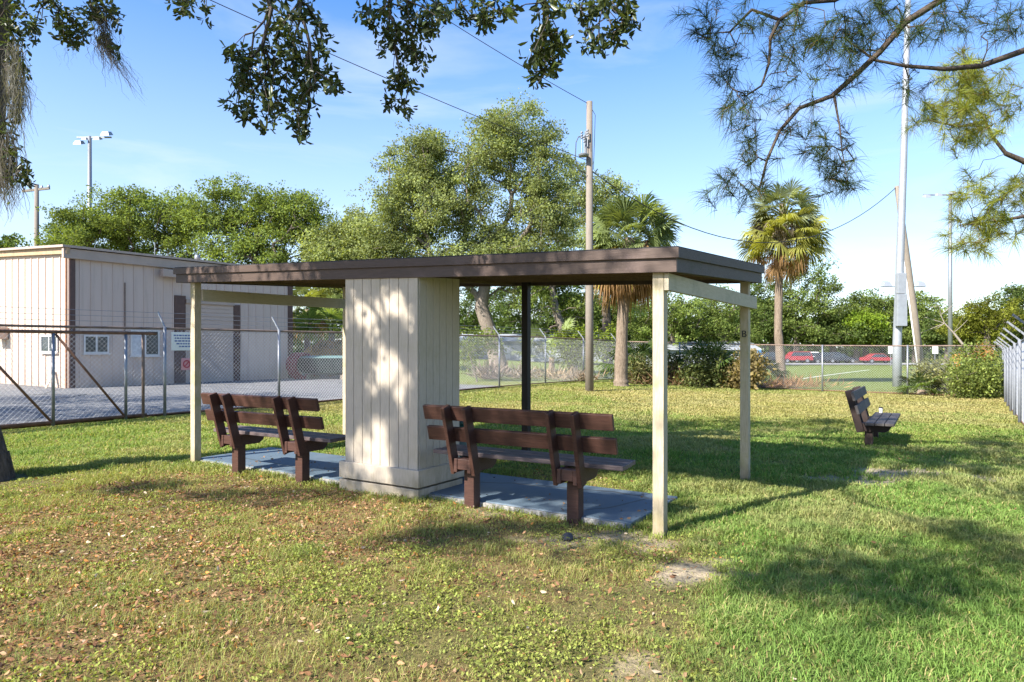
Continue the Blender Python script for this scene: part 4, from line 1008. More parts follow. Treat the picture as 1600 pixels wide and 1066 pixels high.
shrub('shrub', 'dense green vine covered bush in the right fence corner', 'shrub', 1530, 622, 24.6, [(1530, 575, 38, 40), (1500, 590, 35, 25), (1555, 590, 22, 30), (1540, 610, 35, 14)], 8500, .10, (.18, .23, .065), BR, 80, .5)
shrub('shrub', 'pale grassy bush left of the vine covered corner bush', 'shrub', 1475, 612, 25.8, [(1475, 595, 40, 20), (1455, 585, 25, 18), (1500, 605, 40, 12)], 5000, .11, (.24, .245, .11), BR, 60, .4)
shrub('shrub', 'tall dark brush behind the back right post', 'shrub', 1120, 605, 28.6, [(1120, 575, 40, 30), (1090, 585, 35, 22), (1150, 580, 30, 28)], 4600, .13, (.125, .15, .055), BR, 60, .42)
shrub('shrub', 'thin straw coloured brush between the posts at right', 'shrub', 1158, 607, 28.4, [(1160, 580, 22, 25), (1150, 595, 30, 14)], 3500, .16, (.22, .17, .08), BR, 35, .4)
shrub('shrub', 'dark brown shaded brush left of the front right post', 'shrub', 1005, 608, 29.8, [(1000, 585, 35, 25), (985, 595, 30, 16), (1030, 585, 35, 28)], 3600, .14, (.13, .13, .055), BR, 50, .42)
shrub('shrub', 'bright green bush on the fence behind the utility pole', 'shrub', 900, 575, 34, [(905, 530, 30, 16), (880, 535, 25, 14), (940, 535, 30, 20), (890, 550, 20, 15)], 4500, .15, (.15, .20, .03), BR, 50, .5)
shrub('shrub', 'loose green vines hanging on the fence near the closet', 'shrub', 745, 585, 29, [(735, 540, 22, 16), (760, 535, 25, 14), (725, 560, 10, 20)], 2200, .12, (.12, .16, .04), BR, 30, .45)
def dead_clump(label, px, py, d, w_, h_, n, colr=(.26, .19, .13)):
    b = P(px, py, d); b[2] = float(gz(b[0], b[1]))
    pos = np.stack([rng.normal(size=n) * w_ * .45, rng.normal(size=n) * .3, np.abs(rng.normal(size=n)) * .1], 1)
    ax = unit(np.stack([rng.normal(size=n) * .9, rng.normal(size=n) * .5, np.abs(rng.normal(size=n)) * 1.0 + .1], 1))
    v, f, c = leaf_quads(pos, ax, h_ * (.5 + .9 * rng.random(n)), .07, palette(n, colr, .3, .1))
    o = link('dead_frond_pile', npmesh('dead_frond_pile', v, [f], c), M['dead']); o.location = b
    tag(o, label, 'frond pile', 'piles of dead fronds by the fence')
dead_clump('grey pile of dead fronds left of the dark middle post', 765, 590, 31.5, .7, .75, 260, (.24, .19, .16))
dead_clump('pale grey pile of dead fronds just right of the closet', 812, 588, 32, .8, .6, 240, (.30, .24, .19))
dead_clump('tan pile of dead fronds between dark post and utility pole', 868, 592, 31, 1.2, .55, 300, (.30, .22, .14))
dead_clump('brown pile of dead fronds at the foot of the utility pole', 905, 597, 30, 1.0, .45, 260)
dead_clump('reddish brown litter heap at the foot of the tall palm', 1225, 603, 29.8, 2.2, .45, 700, (.33, .19, .10))
dead_clump('brown dead fronds under the brush near the front right post', 1060, 606, 29.3, 2.0, .7, 700, (.22, .14, .08))
# bare leaning tree and burnt orange frond
d = 33; b = P(1518, 590, d); b[2] = -.4
e = empty('dead_tree', b, 0, 'bare bleached dead tree leaning left by the thin flood light pole', 'tree')
tips = np.array([np.array(P(x, y, d + rng.normal() * .6)) - b for x, y in ((1455, 480), (1468, 478), (1480, 500), (1495, 482), (1505, 495), (1450, 505), (1440, 520), (1462, 515), (1500, 512), (1470, 492), (1446, 496), (1488, 478), (1512, 500), (1436, 530))])
arr, par, rad, nr = skeleton(pxroot(b, [(1524, 600), (1512, 548), (1490, 520), (1476, 505)], d), tips, .009, rmax=.03)
link('trunk', skel_mesh('trunk', arr, par, rad, nr, [.085, .07, .05, .03]), plain('bleached_wood', (.30, .255, .21), .8), e, True)
e = empty('withered_palmetto', P(1521, 575, 27.5), 0, 'orange withered palmetto fan above the corner bush', 'palm')
fronds('crown', e, (0, 0, .25), sphere_dirs(6, .2, .9), .75, (.42, .20, .05), .5, .3)
#PART5
# ------------------------------------------------------------------ the live oak over the lawn
def broad_leaves(pos, axis, size, wr, cols):
    n = len(pos); axis = unit(axis); w_ = unit(np.cross(axis, rand_dirs(n) + np.array((0, 0, .7)))); nr = np.cross(axis, w_); s = size[:, None]
    b = pos; m = pos + axis * s * .5 - nr * s * .05; t_ = pos + axis * s - nr * s * .08
    def side(sg): return pos + axis * s * .34 + w_ * s * wr * .36 * sg + nr * s * .05, pos + axis * s * .70 + w_ * s * wr * .5 * sg + nr * s * .05
    l1, l2 = side(1); r1, r2 = side(-1)
    v = np.stack([b, m, t_, l1, l2, r1, r2], 1).reshape(-1, 3); k = np.arange(n)[:, None] * 7
    return v, [k + np.array([[0, 3, 4, 1]]), k + np.array([[1, 4, 2, 6]])[:, :3], k + np.array([[1, 2, 6]]), k + np.array([[0, 1, 6, 5]])], np.repeat(cols, 7, 0)
def rosettes(tips, nper, size, colr, wr=.42, spread=.05):
    n = len(tips) * nper; k = np.repeat(np.arange(len(tips)), nper)
    base = rand_dirs(len(tips)) * .5 + np.array((0, 0, -.35))
    ax = unit(rand_dirs(n) + base[k] * .9)
    pos = tips[k] + rng.normal(size=(n, 3)) * spread
    tone = (1 + .2 * rng.normal(size=len(tips))).clip(.55, 1.5)
    return broad_leaves(pos, ax, size * (.65 + .55 * rng.random(n)), wr, palette(n, colr, .22, .45) * tone[k][:, None])
def in_view(p, r=.5):
    x, y, z = p
    if y < .2: return False
    return z - r < EYE + .512 * y + .25 and z + r > 0 and abs(x) - r < .76 * y + .3
def cast_back(pt, z): return np.asarray(pt) + S * (z - pt[2]) / S[2]
SHADE = [  # photo ellipse on the lawn: centre, radii, number of leaf clusters
 (880, 690, 150, 24, 24), (1040, 672, 130, 20, 24), (1200, 668, 130, 18, 22), (1330, 655, 90, 8, 8), (1340, 702, 70, 12, 8), (1470, 715, 120, 10, 14), (1570, 700, 60, 20, 9), (1180, 715, 130, 18, 16), (1240, 745, 90, 8, 6),
 (1290, 905, 110, 16, 4), (1450, 922, 130, 20, 5), (1570, 880, 50, 30, 3), (1360, 884, 90, 9, 3), (1510, 835, 60, 8, 2), (1570, 775, 40, 8, 2),
 (680, 835, 120, 12, 7), (850, 822, 80, 7, 4), (980, 852, 50, 6, 2), (430, 773, 130, 4, 5), (260, 763, 120, 4, 4), (550, 768, 40, 4, 3)]
cc_ = []; csz = {}
for cx, cy, rx, ry, n in SHADE:
    for _ in range(n):
        a = rng.random() * 6.283; r = math.sqrt(rng.random()); g_ = G(cx + rx * r * math.cos(a), cy + ry * r * math.sin(a))
        for _t in range(30):
            c_ = cast_back(g_, rng.uniform(5.2, 9.5))
            if not in_view(c_): cc_.append(c_); break
def plane_targets(n, f):
    for _ in range(n):
        g_ = f()
        for _t in range(30):
            c_ = cast_back(g_, rng.uniform(5.4, 9.0))
            if not in_view(c_): cc_.append(c_); break
LIT = [(569, 496, 30), (570, 470, 16), (618, 455, 18), (606, 562, 22), (577, 600, 15), (631, 591, 24), (640, 484, 16), (581, 690, 34), (612, 660, 20), (562, 712, 22), (645, 640, 14), (655, 520, 8), (600, 735, 18)]
def closet_shade():
    for _ in range(40):
        p = CL(rng.uniform(-.15, 1.15), 0, rng.uniform(.15, 2.35)); px, py = HX + F * p[0] / p[1], HY + F * (EYE - p[2]) / p[1]
        if all(math.hypot(px - x, py - y) > r * 1.15 + 9 for x, y, r in LIT): return p
n0 = len(cc_); plane_targets(84, closet_shade)
for i in range(n0, len(cc_)): csz[i] = .42
plane_targets(16, lambda: L(rng.uniform(-6.5, .1), -.1, 2.3))
plane_targets(3, lambda: L(rng.uniform(-6.0, -3.7), -.2, .8))
plane_targets(4, lambda: L(rng.uniform(-2.0, -.4), .5, .1))
plane_targets(8, lambda: L(rng.uniform(-2.2, -.3), rng.uniform(.25, 1.2), .05))
plane_targets(4, lambda: np.array((5.72 + rng.normal() * .4, 10.85 + rng.normal() * .5, .5)))
cc_ = np.array(cc_)
ob = np.array((-5.95, 7.7, 0.))
oak = empty('live_oak', ob, 0, 'large live oak at the left edge with leafy boughs hanging over the shelter', 'tree')
root = [np.array(p) - ob for p in ((-6.04, 7.7, -.15), (-6.07, 7.7, .2), (-6.13, 7.7, .5), (-6.35, 7.7, 1.2), (-6.2, 7.65, 2.4), (-5.98, 7.6, 3.4), (-5.87, 7.55, 4.6), (-5.5, 7.2, 5.9), (-4.2, 6.2, 6.8), (-2.2, 5.2, 7.2), (-.2, 4.5, 7.5), (1.2, 4.2, 7.6))]
rr_ = [.42, .345, .31, .29, .27, .26, .25, .20, .12, .08, .055, .035]
arr, par, rad, nr = skeleton(root, cc_ - ob, .012, rmax=.03, step=1.2, start=6)
parts = [skel_arrays(arr, par, rad, nr, rr_)]
HANG = [  # (depth, foot of the bough above the frame, blobs of photo px: x, y, radius, twigs)
 (5.5, (455, -170), [(440, 10, 60, 22), (470, 60, 50, 20), (420, 85, 55, 26), (440, 130, 60, 26), (385, 115, 35, 14), (460, 155, 40, 16), (395, 155, 40, 16), (362, 160, 12, 3), (418, 190, 14, 4), (466, 200, 16, 6), (470, 217, 8, 3), (520, 135, 16, 6), (500, 120, 25, 8), (497, 48, 14, 4), (360, 85, 12, 4), (470, 100, 45, 14)]),
 (5.9, (630, -150), [(590, 8, 35, 10), (630, 20, 45, 18), (665, 15, 40, 16), (618, 58, 28, 12), (640, 75, 28, 12), (655, 90, 16, 6), (624, 122, 18, 8), (640, 132, 16, 7), (612, 160, 10, 4), (633, 172, 9, 4), (598, 75, 8, 3), (575, 20, 12, 4), (670, 45, 15, 5)]),
 (6.4, (730, -160), [(700, 8, 28, 10), (740, 14, 32, 14), (772, 14, 24, 9), (755, 34, 14, 6), (668, 50, 8, 3), (800, 8, 10, 3), (690, 25, 10, 3)]),
 (4.7, (865, -170), [(850, 14, 22, 7), (862, 48, 18, 8), (840, 82, 14, 6), (858, 92, 12, 5), (880, 70, 12, 4), (838, 115, 7, 3), (853, 108, 9, 4), (826, 95, 7, 2), (797, 16, 6, 2), (882, 14, 18, 5), (838, 128, 6, 2)]),
 (4.9, (950, -170), [(920, 10, 20, 6), (955, 12, 28, 10), (985, 18, 18, 7), (965, 45, 12, 5), (958, 62, 9, 4), (938, 72, 10, 4), (922, 45, 7, 3), (918, 68, 7, 2), (990, 38, 8, 3), (905, 20, 10, 3)]),
 (6.4, (300, -140), [(298, 6, 16, 5), (318, 4, 14, 4), (264, 2, 8, 2), (285, 14, 12, 4), (322, 28, 3, 1)]),
 (6.8, (110, -140), [(75, 15, 22, 9), (108, 28, 25, 12), (140, 18, 28, 12), (168, 18, 18, 7), (98, 55, 14, 6), (115, 62, 9, 4), (132, 48, 14, 5), (52, 62, 9, 3), (182, 32, 8, 3), (45, 40, 14, 5), (165, 60, 8, 3), (178, 78, 7, 3)]),
 (7.1, (-30, 90), [(22, 175, 12, 5), (12, 200, 14, 5), (16, 235, 10, 4), (36, 262, 14, 6), (45, 278, 9, 4), (20, 270, 14, 5), (20, 60, 22, 8), (28, 20, 30, 12), (30, 100, 14, 5)])]
leaf_tips = []
for d, ft, bl in HANG:
    tips = []
    for x, y, r, n in bl:
        for _ in range(int(n * 1.25)):
            a = rng.random() * 6.283; q = math.sqrt(rng.random()) * r * .9
            tips.append(P(x + q * math.cos(a), y + q * math.sin(a), d + rng.normal() * max(.12, r / 400)))
    tips = np.array(tips); leaf_tips.append(tips)
    f0 = P(ft[0], ft[1], d); k = np.argmin(np.linalg.norm(arr[6:] + ob - f0, axis=1)) + 6
    rt = [arr[k], (arr[k] + f0 - ob) / 2 + (0, 0, .15), f0 - ob, P(ft[0] + (bl[0][0] - ft[0]) * .6, -40, d) - ob]
    a_, p_, r_, n_ = skeleton(rt, tips - ob, .0028, expo=2.5, jit=.3, step=.12, rmax=.02, start=2, pull=.6)
    parts.append(skel_arrays(a_, p_, r_, n_, [.05, .035, .024, .016]))
link('trunk', npmesh('trunk', *merge(parts)), M['bark'], oak, True)
lt_ = np.concatenate(leaf_tips)
v1, f1, c1 = rosettes(lt_ - ob, 8, .075, (.058, .082, .030), .40, .022)
NL_ = 70
n = len(cc_) * NL_; k = np.repeat(np.arange(len(cc_)), NL_); off = rng.normal(size=(n, 3)) * np.array((.24, .24, .16)) * ((.6 + .8 * rng.random(len(cc_))) * np.array([csz.get(i, 1.) for i in range(len(cc_))]))[k][:, None]
vb, f2, c2 = broad_leaves(cc_[k] + off - ob, rand_dirs(n), .10 + .04 * rng.random(n), .5, palette(n, (.045, .075, .022), .25, .3))
fm = f1 + [q + len(v1) for q in f2]
link('crown', npmesh('crown', np.concatenate([v1, vb]), fm, np.concatenate([c1, c2])), M['nearleaf'], oak)

tb = np.array((-17.5, 11.5, 0.)); cd2 = []
for cx, cy, rx, ry, n in ((100, 648, 170, 9, 26), (150, 626, 150, 5, 18), (330, 640, 120, 5, 10), (430, 622, 80, 5, 8)):
    for _ in range(n): cd2.append(cast_back(G(cx + rx * rng.uniform(-1, 1), cy + ry * rng.uniform(-1, 1)), rng.uniform(4.5, 8.0)) - tb)
cd2 = np.array([q for q in cd2 if not in_view(q + tb)])
e = empty('oak_tree', tb, 0, 'oak beyond the left edge whose shade falls across the driveway', 'tree', BG)
arr, par, rad, nr = skeleton([(0, 0, -.1), (.1, 0, 2), (0, .2, 4)], cd2, .015, rmax=.15, step=.9)
link('trunk', skel_mesh('trunk', arr, par, rad, nr, [.34, .27, .2]), M['bark'], e, True)
n = len(cd2) * 160; k = np.repeat(np.arange(len(cd2)), 160)
v, f, c = leaf_quads(cd2[k] + rng.normal(size=(n, 3)) * .5, rand_dirs(n), .13 + .06 * rng.random(n), .55, palette(n, GREEN, .25, .3))
link('crown', npmesh('crown', v, [f], c), M['leaf'], e)

# spanish moss
def moss(label, strands, colr=(.155, .148, .13)):
    V = []; Fq = []; C = []; n = 0; o0 = strands[0][0]
    for p, Ln, dr, w_ in strands:
        p = np.asarray(p, float); k = 7; side = unit(rand_dirs(1)[0] * np.array((1, .6, .1))); q = p.copy(); c_ = np.asarray(colr) * rng.uniform(.6, 1.4)
        for i in range(k + 1):
            ww = w_ * (1 - .75 * i / k); V += [q - side * ww - o0, q + side * ww - o0]; C += [c_, c_]
            q = q + np.array((0, 0, -Ln / k)) + np.asarray(dr) * Ln / k + rng.normal(size=3) * np.array((.022, .022, .008))
        for i in range(k): Fq.append((n + 2 * i, n + 2 * i + 1, n + 2 * i + 3, n + 2 * i + 2))
        n += 2 * (k + 1)
    o = link('spanish_moss', npmesh('spanish_moss', np.array(V), [np.array(Fq)], np.array(C)), M['moss']); o.location = o0
    return tag(o, label, 'spanish moss', 'spanish moss hanging from the live oak')
s_ = [(P(rng.normal(23, 6.5), rng.uniform(55, 150), 7.05 + rng.normal() * .12), rng.uniform(.25, .62), (.06, 0, 0), .0042) for _ in range(300)]
s_ += [(P(40 + rng.normal() * 4, rng.uniform(120, 150), 7.0), rng.uniform(.1, .28), (.35, 0, 0), .003) for _ in range(14)]
moss('long grey beard of spanish moss hanging on the oak trunk at upper left', s_)
s_ = [(P(rng.normal(6, 11), rng.uniform(195, 275), 7.1 + rng.normal() * .12), rng.uniform(.2, .55), (.10, 0, 0), .0042) for _ in range(300)]
moss('lower frayed clump of dark spanish moss at the left edge', s_, (.12, .11, .095))
s_ = [(P(158 + rng.normal() * 6, rng.uniform(8, 70), 6.7 + rng.normal() * .05), rng.uniform(.15, .40), (.22, 0, 0), .0035) for _ in range(150)] + [(P(172 + rng.normal() * 3, 75 + rng.normal() * 6, 6.7), rng.uniform(.2, .52), (.62, 0, 0), .003) for _ in range(45)]
moss('thin wind blown tail of spanish moss right of the oak trunk', s_, (.12, .105, .09))
s_ = [(P(107 + rng.normal() * 2, 65 + rng.normal() * 4, 6.75), rng.uniform(.08, .28), (0, 0, 0), .002) for _ in range(12)]
moss('short wisp of spanish moss dangling under the left oak leaves', s_, (.12, .11, .095))

# ------------------------------------------------------------------ pines reaching in from the right
def pine(label, foot, height, lines, tufts, d, ln, colr, nn, dep, r0, wid, extra):
    foot = np.array((foot[0], foot[1], float(gz(*foot)))); e = empty('pine_tree', foot, 0, label, 'tree', 'pines at the right edge')
    tl = [(P(x, y, d + rng.normal() * dep)) for x, y in tufts]; tips = np.array(tl) - foot
    tr_ = [np.array((0, 0, -.2)), np.array((.1, 0, height * .4)), np.array((.05, .1, height * .75)), np.array((0, 0, height))]
    parts = []; allr = [np.array([P(x, y, d + dz) - foot for x, y, dz in ln_]) for ln_ in lines]
    own = np.argmin(np.stack([np.min(np.linalg.norm(tips[:, None] - a[None], axis=2), axis=1) for a in allr]), axis=0)
    m = MB(); m.tube(tr_, [.24, .2, .16, .1], 12); parts.append((np.array(m.v), [np.array([q for q in m.f if len(q) == 4])]))
    for i, a in enumerate(allr):
        st = np.array((0, 0, np.clip(a[0][2] - .4, 2, height - .3))); rt = [st, (st + a[0]) / 2 + (0, 0, .1)] + list(a)
        if lines[i][0][0] < 1605 and lines[i][0][1] > -30: rt = list(a)
        radr = list(np.linspace(r0[i] * 1.6, r0[i] * .35, len(rt)))
        t_ = tips[own == i]
        if len(t_) == 0: t_ = a[-1:] + .02
        q = skeleton(rt, t_, 0.0034, expo=2.6, jit=.3, step=.07, rmax=.010, start=2, pull=.1); parts.append(skel_arrays(*q, radr))
    # the rest of the crown, out of the picture
    ex = []
    for _ in range(extra):
        a = rng.random() * 6.283; z = rng.uniform(.45, 1.02) * height; r = (1.15 * height - z) * .45 * rng.uniform(.3, 1)
        p = np.array((r * math.cos(a), r * math.sin(a), z))
        if not in_view(p + foot, .4): ex.append(p)
    if ex:
        q = skeleton(tr_, np.array(ex), .012, expo=2.4, step=.6, rmax=.06, start=1); parts.append(skel_arrays(*q, [.01, .01, .01, .01]))
    link('trunk', npmesh('trunk', *merge(parts)), M['barkpine'], e, True)
    at = np.concatenate([tips, tips + rng.normal(size=tips.shape) * .07, tips + rng.normal(size=tips.shape) * .11] + ([np.array(ex)] if ex else [])); k = np.repeat(np.arange(len(at)), nn); n = len(k)
    bd_ = unit(rand_dirs(len(at)) + np.array((-.35, 0, -.05))); ax = unit(bd_[k] * .75 + rand_dirs(n)); L_ = ln * (.6 + .5 * rng.random(n))[:, None]
    sd = unit(np.cross(ax, rand_dirs(n))) * wid; p = at[k] - ax * .01 + bd_[k] * ((rng.random(n) - .25) * .17)[:, None]; md = p + ax * L_ * .55 - np.array((0, 0, .03)) * L_; tp_ = p + ax * L_ - np.array((0, 0, .22)) * L_
    v = np.stack([p - sd, p + sd, md + sd * .9, md - sd * .9, tp_], 1).reshape(-1, 3); b_ = np.arange(n)[:, None] * 5
    tone = (1 + .25 * rng.normal(size=len(at))).clip(.5, 1.6); c = palette(n, colr, .2, .35) * tone[k][:, None]
    br = rng.random(n) < .07; c[br] = np.array((.20, .12, .05))
    link('needles', npmesh('needles', v, [b_ + np.array([[0, 1, 2, 3]]), b_ + np.array([[3, 2, 4]])], np.repeat(c, 5, 0)), M['leaf'], e)
PT1 = [(1105, 30), (1095, 55), (1110, 60), (1130, 75), (1150, 70), (1175, 45), (1130, 120), (1140, 108), (1145, 140), (1165, 165), (1175, 160), (1155, 150), (1200, 95), (1230, 30), (1250, 10), (1245, 120), (1270, 150), (1240, 75), (1255, 215), (1230, 205), (1180, 240), (1165, 235), (1150, 275), (1155, 285), (1145, 305), (1190, 300), (1170, 260), (1285, 245), (1290, 225), (1310, 210), (1300, 280), (1325, 285), (1335, 250), (1320, 290), (1310, 270), (1275, 230), (1290, 40), (1310, 30), (1330, 60), (1350, 30), (1340, 80), (1300, 70), (1280, 60), (1380, 20), (1400, 40), (1420, 60), (1360, 80), (1320, 140), (1330, 100), (1420, 125), (1440, 40), (1460, 20), (1480, 40), (1500, 20), (1265, 75), (1540, 50), (1560, 30), (1430, 110), (1250, 40), (1120, 15), (1345, 45), (1365, 55), (1385, 60), (1320, 20), (1400, 10), (1370, 10), (1595, 25), (1580, 50)]
pine('dark green pine whose bare curved branches hang into the upper right', (7.3, 5.2), 11,
     [[(1640, 60, .6), (1600, 79, .3), (1533, 103, .1), (1477, 108, 0), (1414, 103, 0), (1367, 94, 0), (1320, 60, 0)], [(1560, -60, .2), (1470, 0, 0), (1414, 35, 0), (1375, 81, 0), (1336, 118, 0), (1300, 150, 0), (1249, 169, 0), (1218, 205, 0), (1198, 252, 0), (1186, 299, 0)],
      [(1420, -60, .2), (1304, 0, 0), (1257, 4, 0), (1218, 31, 0), (1204, 59, 0), (1202, 98, 0), (1190, 134, 0), (1166, 150, 0)], [(1304, 152, 0), (1307, 170, 0), (1312, 197, 0), (1316, 236, 0), (1324, 280, 0)], [(1218, 31, 0), (1175, 15, 0), (1140, 50, 0), (1112, 52, 0)]],
     PT1, 5.6, .185, (.052, .080, .032), 58, .22, [.023, .023, .017, .008, .010], .0016, 120)
PT2 = [(1490, 100), (1510, 90), (1530, 100), (1480, 120), (1500, 130), (1520, 140), (1540, 130), (1560, 115), (1500, 160), (1520, 170), (1490, 155), (1535, 160), (1445, 172), (1437, 190), (1470, 168), (1462, 188), (1480, 190), (1500, 185), (1520, 185), (1540, 180), (1590, 150), (1575, 165), (1595, 170), (1582, 180), (1515, 215), (1530, 222), (1495, 222), (1550, 195), (1515, 275), (1520, 290), (1500, 310), (1530, 300), (1545, 320), (1560, 310), (1540, 335), (1575, 300), (1590, 290), (1570, 330), (1590, 320), (1555, 350), (1580, 345), (1530, 350), (1500, 345), (1510, 380), (1545, 372), (1590, 365), (1495, 390), (1540, 385), (1600, 300), (1605, 330), (1515, 110), (1505, 115), (1525, 120), (1545, 150), (1510, 150)]
pine('sunlit yellow green pine boughs at the right edge below the dark branches', (11.5, 9.2), 12,
     [[(1640, 275, .2), (1600, 252, 0), (1572, 240, 0), (1552, 215, 0), (1540, 190, 0), (1520, 160, 0)], [(1640, 335, .2), (1600, 338, 0), (1565, 345, 0), (1525, 350, 0), (1500, 352, 0)], [(1540, 190, 0), (1500, 198, 0), (1470, 192, 0), (1442, 185, 0)]],
     PT2, 9.3, .24, (.22, .245, .05), 75, .3, [.036, .024, .016], .0024, 90)  # sunlight painted in: needles coloured lighter than on the dark pine

# ------------------------------------------------------------------ grass, weeds and fallen leaves
def lawn_points(n, dmax, dmin=2.55, near=5.0, pw=2.2):
    dd = np.linspace(dmin, dmax, 4000); pdf = dd * np.where(dd < near, 1, (near / dd) ** pw); cdf = np.cumsum(pdf); cdf /= cdf[-1]
    y = np.interp(rng.random(n), cdf, dd); x = (rng.random(n) * 2 - 1) * (y * .78 + 1.5)
    rel = np.stack([x - FR[0], y - FR[1]], 1); u = rel @ u2; v = rel @ v2
    ok = ~((u > U0 - .02) & (u < U1 + .02) & (v > V0 - .04) & (v < V1 + .02)) & ~((u > cu0 - CW - .05) & (u < cu0 + .05) & (v > cv0 - .05) & (v < cv0 + CD))
    rw = np.stack([x - W0[0], y - W0[1]], 1); ok &= (rw @ (FU / np.linalg.norm(FU))) > .05
    rb = np.stack([x - C2[0], y - C2[1]], 1); nb_ = np.array((-db[1], db[0])); ok &= (rb @ nb_) * np.sign((np.array((0, 0)) - C2) @ nb_) > -1.2
    ok &= np.hypot(x - ob[0], y - ob[1]) > .4
    return x[ok], y[ok]
def blades(name, x, y, hgt, wid, lean, cols, mat):
    n = len(x); a = rng.random(n) * 6.283; dx, dy = np.cos(a), np.sin(a); b = a + 1.57 + rng.normal(size=n) * .5; lx, ly = np.cos(b), np.sin(b)
    z = gz(x, y) - .004; p = np.stack([x, y, z], 1); s = np.stack([dx, dy, 0 * x], 1) * wid[:, None]; l = np.stack([lx, ly, 0 * x], 1); up = np.array((0, 0, 1.))
    md = p + up * (hgt * .58)[:, None] + l * (hgt * lean * .35)[:, None]; tp_ = p + up * (hgt * (1 - .35 * lean))[:, None] + l * (hgt * lean)[:, None]
    v = np.stack([p - s, p + s, md + s * .8, md - s * .8, tp_], 1).reshape(-1, 3); k = np.arange(n)[:, None] * 5
    o = link(name, npmesh(name, v, [k + np.array([[0, 1, 2, 3]]), k + np.array([[3, 2, 4]])], np.repeat(cols, 5, 0)), mat)
    return tag(o, kind='stuff')
x, y = lawn_points(1150000, 30, pw=2.0)
lush, litter, dry, sand, n1, n2, n3 = zones(x, y)
dens = (.75 + .25 * lush) * (1 - .55 * litter) * (1 - .93 * sand) * (.45 + .9 * sstep(.3, .6, n2)) * (1 - .25 * dry)
dens = np.maximum(dens, sstep(8, 10, y) * .8 * (1 - .9 * sand))
kp = rng.random(len(x)) < dens; x, y, lush, litter, dry, n1, n2, n3 = [q[kp] for q in (x, y, lush, litter, dry, n1, n2, n3)]
n = len(x); far_ = sstep(6, 20, y)
h = (.020 + .036 * lush * (.55 + .9 * sstep(.3, .7, n2)) + .042 * sstep(.50, .70, n2) * (1 - lush) + .010 * sstep(.45, .7, n1)) * (.55 + .9 * rng.random(n)) * (1 - .25 * far_)
wd = (.0014 + .0010 * lush) * np.maximum(1, y / 4.2)
c = np.ones((n, 3)) * np.array((.255, .275, .085)); c = mixc(c, (.155, .25, .058), lush * .9); c = mixc(c, (.215, .235, .068), far_ * .8)
c = mixc(c, (.40, .31, .15), np.clip(dry * .52 + (rng.random(n) < (.22 - .10 * lush)) * .85, 0, 1)); c = mixc(c, (.19, .20, .04), sstep(.5, .75, n3) * .4); c = mixc(c, (.29, .27, .12), lush * sstep(.46, .70, n1) * .6); c = mixc(c, (.12, .20, .05), sstep(.56, .70, fnoise(x - 70, y + 5, .35)) * .6 * (1 - far_))
c *= (.80 + .75 * rng.random(n))[:, None]
blades('grass', x, y, h, wd, .35 + (1.1 - .2 * lush) * rng.random(n), c, M['grass'])
# taller tufts against the slab, the closet and the posts
ex_ = []
for _ in range(2600): ex_.append(L(rng.uniform(U0 - .05, U1 + .05), V0 - .045 - abs(rng.normal()) * .05)[:2])
for _ in range(1500): ex_.append(L(U1 + .02 + abs(rng.normal()) * .05, rng.uniform(V0, V1))[:2])
for _ in range(1800): ex_.append(L(rng.uniform(U0, U1), V1 + .02 + abs(rng.normal()) * .06)[:2])
for u_, v_ in ((0, 0), (-6.24, 0), (.02, 2.62), (-2.85, 2.62)):
    for _ in range(260): a = rng.random() * 6.283; r = .06 + abs(rng.normal()) * .07; ex_.append(L(u_ + r * math.cos(a), v_ + r * math.sin(a))[:2])
for _ in range(900): ex_.append(CL(rng.uniform(-.05, CW + .1), -.06 - abs(rng.normal()) * .05, 0)[:2])
ex_ = np.array(ex_); keep = fnoise(ex_[:, 0], ex_[:, 1], .3) + .25 * rng.random(len(ex_)) > .58; ex_ = ex_[keep]; n = len(ex_)
blades('grass_tufts', ex_[:, 0], ex_[:, 1], .03 + .06 * rng.random(n), np.full(n, .0026), .3 + .8 * rng.random(n), np.array((.20, .25, .065)) * (.6 + .8 * rng.random(n))[:, None], M['grass'])
# low broad-leaved weeds
x, y = lawn_points(400000, 11, near=4.5, pw=1.6)
lush, litter, dry, sand, n1, n2, n3 = zones(x, y); wn_ = fnoise(x * 1.0 + 77, y - 31, .38)
kp = rng.random(len(x)) < (.12 + .88 * sstep(.44, .64, wn_)) * (1 - .8 * lush) * (1 - .35 * litter) * (1 - sand) * sstep(10.5, 7.5, y); x, y, wn_ = x[kp], y[kp], wn_[kp]; n = len(x)
ax = rand_dirs(n) * np.array((1, 1, .25)) + np.array((0, 0, .45)); pos = np.stack([x, y, gz(x, y) + .004 + .03 * rng.random(n) * sstep(.5, .7, wn_)], 1)
v, f, c = leaf_quads(pos, ax, .010 + .018 * rng.random(n) ** 1.4, .55, palette(n, (.25, .285, .075), .28, .35))
tag(link('weeds', npmesh('weeds', v, [f], c), M['grass']), kind='stuff')
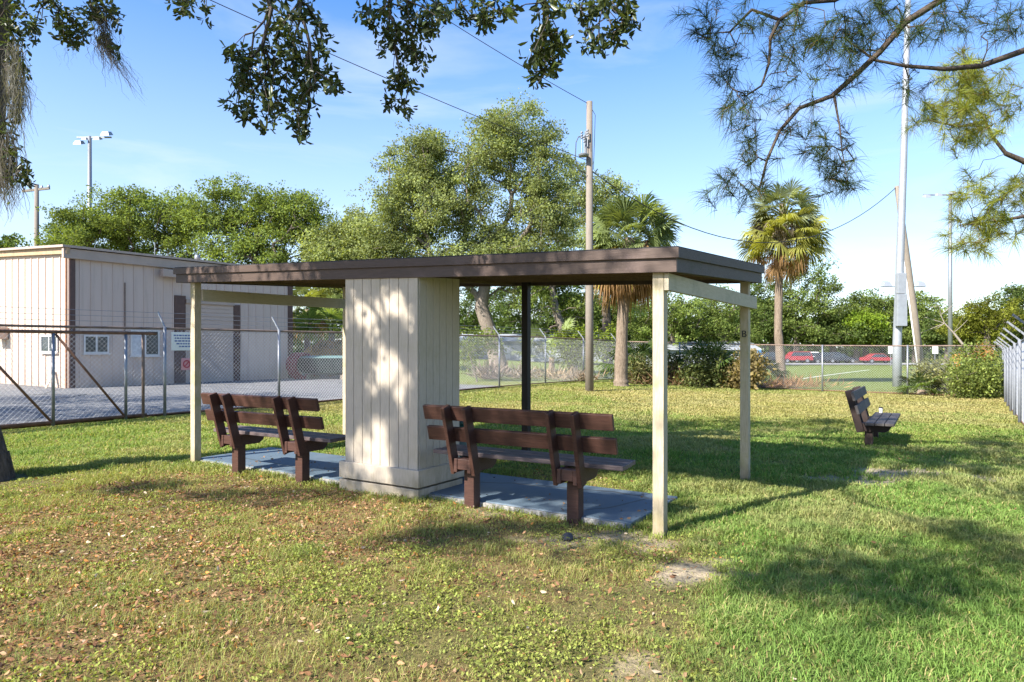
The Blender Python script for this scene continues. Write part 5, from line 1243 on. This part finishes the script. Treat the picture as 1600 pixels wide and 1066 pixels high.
# fallen leaves
x, y = lawn_points(170000, 12, near=5, pw=1.8)
lush, litter, dry, sand, n1, n2, n3 = zones(x, y)
kp = rng.random(len(x)) < np.clip(litter * sstep(.40, .56, fnoise(x - 40, y + 12, .6) + .16 * sstep(-.5, -3., x)) * (.16 + .34 * sstep(.6, -2.2, x)) + .008 + .05 * litter + .05 * (1 - lush) * sstep(9.5, 8, y), 0, 1); x, y = x[kp], y[kp]; n = len(x)
pos = np.stack([x, y, gz(x, y) + .006 + .022 * rng.random(n)], 1); ax = rand_dirs(n) * np.array((1, 1, .38))
pal = np.array([(.33, .185, .10), (.25, .13, .068), (.42, .27, .16), (.17, .09, .052), (.46, .20, .06), (.50, .40, .29)])[rng.choice(6, n, p=[.33, .29, .14, .16, .04, .04])] * 1.05
v, f, c = broad_leaves(pos, ax, .012 + .034 * rng.random(n) ** 1.5, .45, pal * (.7 + .6 * rng.random(n))[:, None])
ns_ = 170; us = rng.uniform(U0, U1, ns_); vs_ = V0 + (V1 - V0) * rng.random(ns_) ** 1.4; okk = ~((us > cu0 - CW - .1) & (us < cu0 + .1) & (vs_ < CD + .05)); us, vs_ = us[okk], vs_[okk]; ns_ = len(us)
ps = np.array([L(a, b, .058 + .008 * random.random()) for a, b in zip(us, vs_)]); vv, ff, c3 = broad_leaves(ps, rand_dirs(ns_) * np.array((1, 1, .2)), .016 + .03 * rng.random(ns_), .5, np.array((.20, .12, .07)) * (.5 + rng.random(ns_))[:, None])
f = f + [q + len(v) for q in ff]; v = np.concatenate([v, vv]); c = np.concatenate([c, c3])
tag(link('fallen_leaves', npmesh('fallen_leaves', v, f, c), M['dead']), kind='stuff')
# dark stone, and an added dark lump for the hole in the closet skirt
for px, py, r, lab in ((887, 843, .045, 'small dark stone lying on bare ground in front of the right bench'), (617, 774, .05, 'dark round lump standing for the hole in the closet skirt')):
    g_ = G(px, py); m = MB(); m.lathe((0, 0, 0), [(0, -.3 * r), (r, .0), (r * 1.1, r * .4), (r * .7, r * 1.0), (0, r * 1.2)], 9)
    m.v = [(a * random.uniform(.85, 1.15), b * random.uniform(.85, 1.15), c2) for a, b, c2 in m.v]; o = m.build('stone', plain('dark_stone_and_hole', (.05, .05, .055), .8), None, True); o.location = g_; tag(o, lab, 'stone')
# far wood closing the view
n = 26000; x = rng.uniform(-70, 150, n); y = 128 + rng.normal(size=n) * 5; hh = 5.5 + 3.5 * fnoise(x, 0 * x, 14.)
pos = np.stack([x, y, gz(x, y) + rng.random(n) * hh], 1)
v, f, c = leaf_quads(pos, rand_dirs(n), 1.1 * (.6 + .8 * rng.random(n)), .6, palette(n, (.06, .095, .025), .3, .3))
tag(link('distant_wood', npmesh('distant_wood', v, [f], c), M['leaf']), kind='stuff')
#PART6
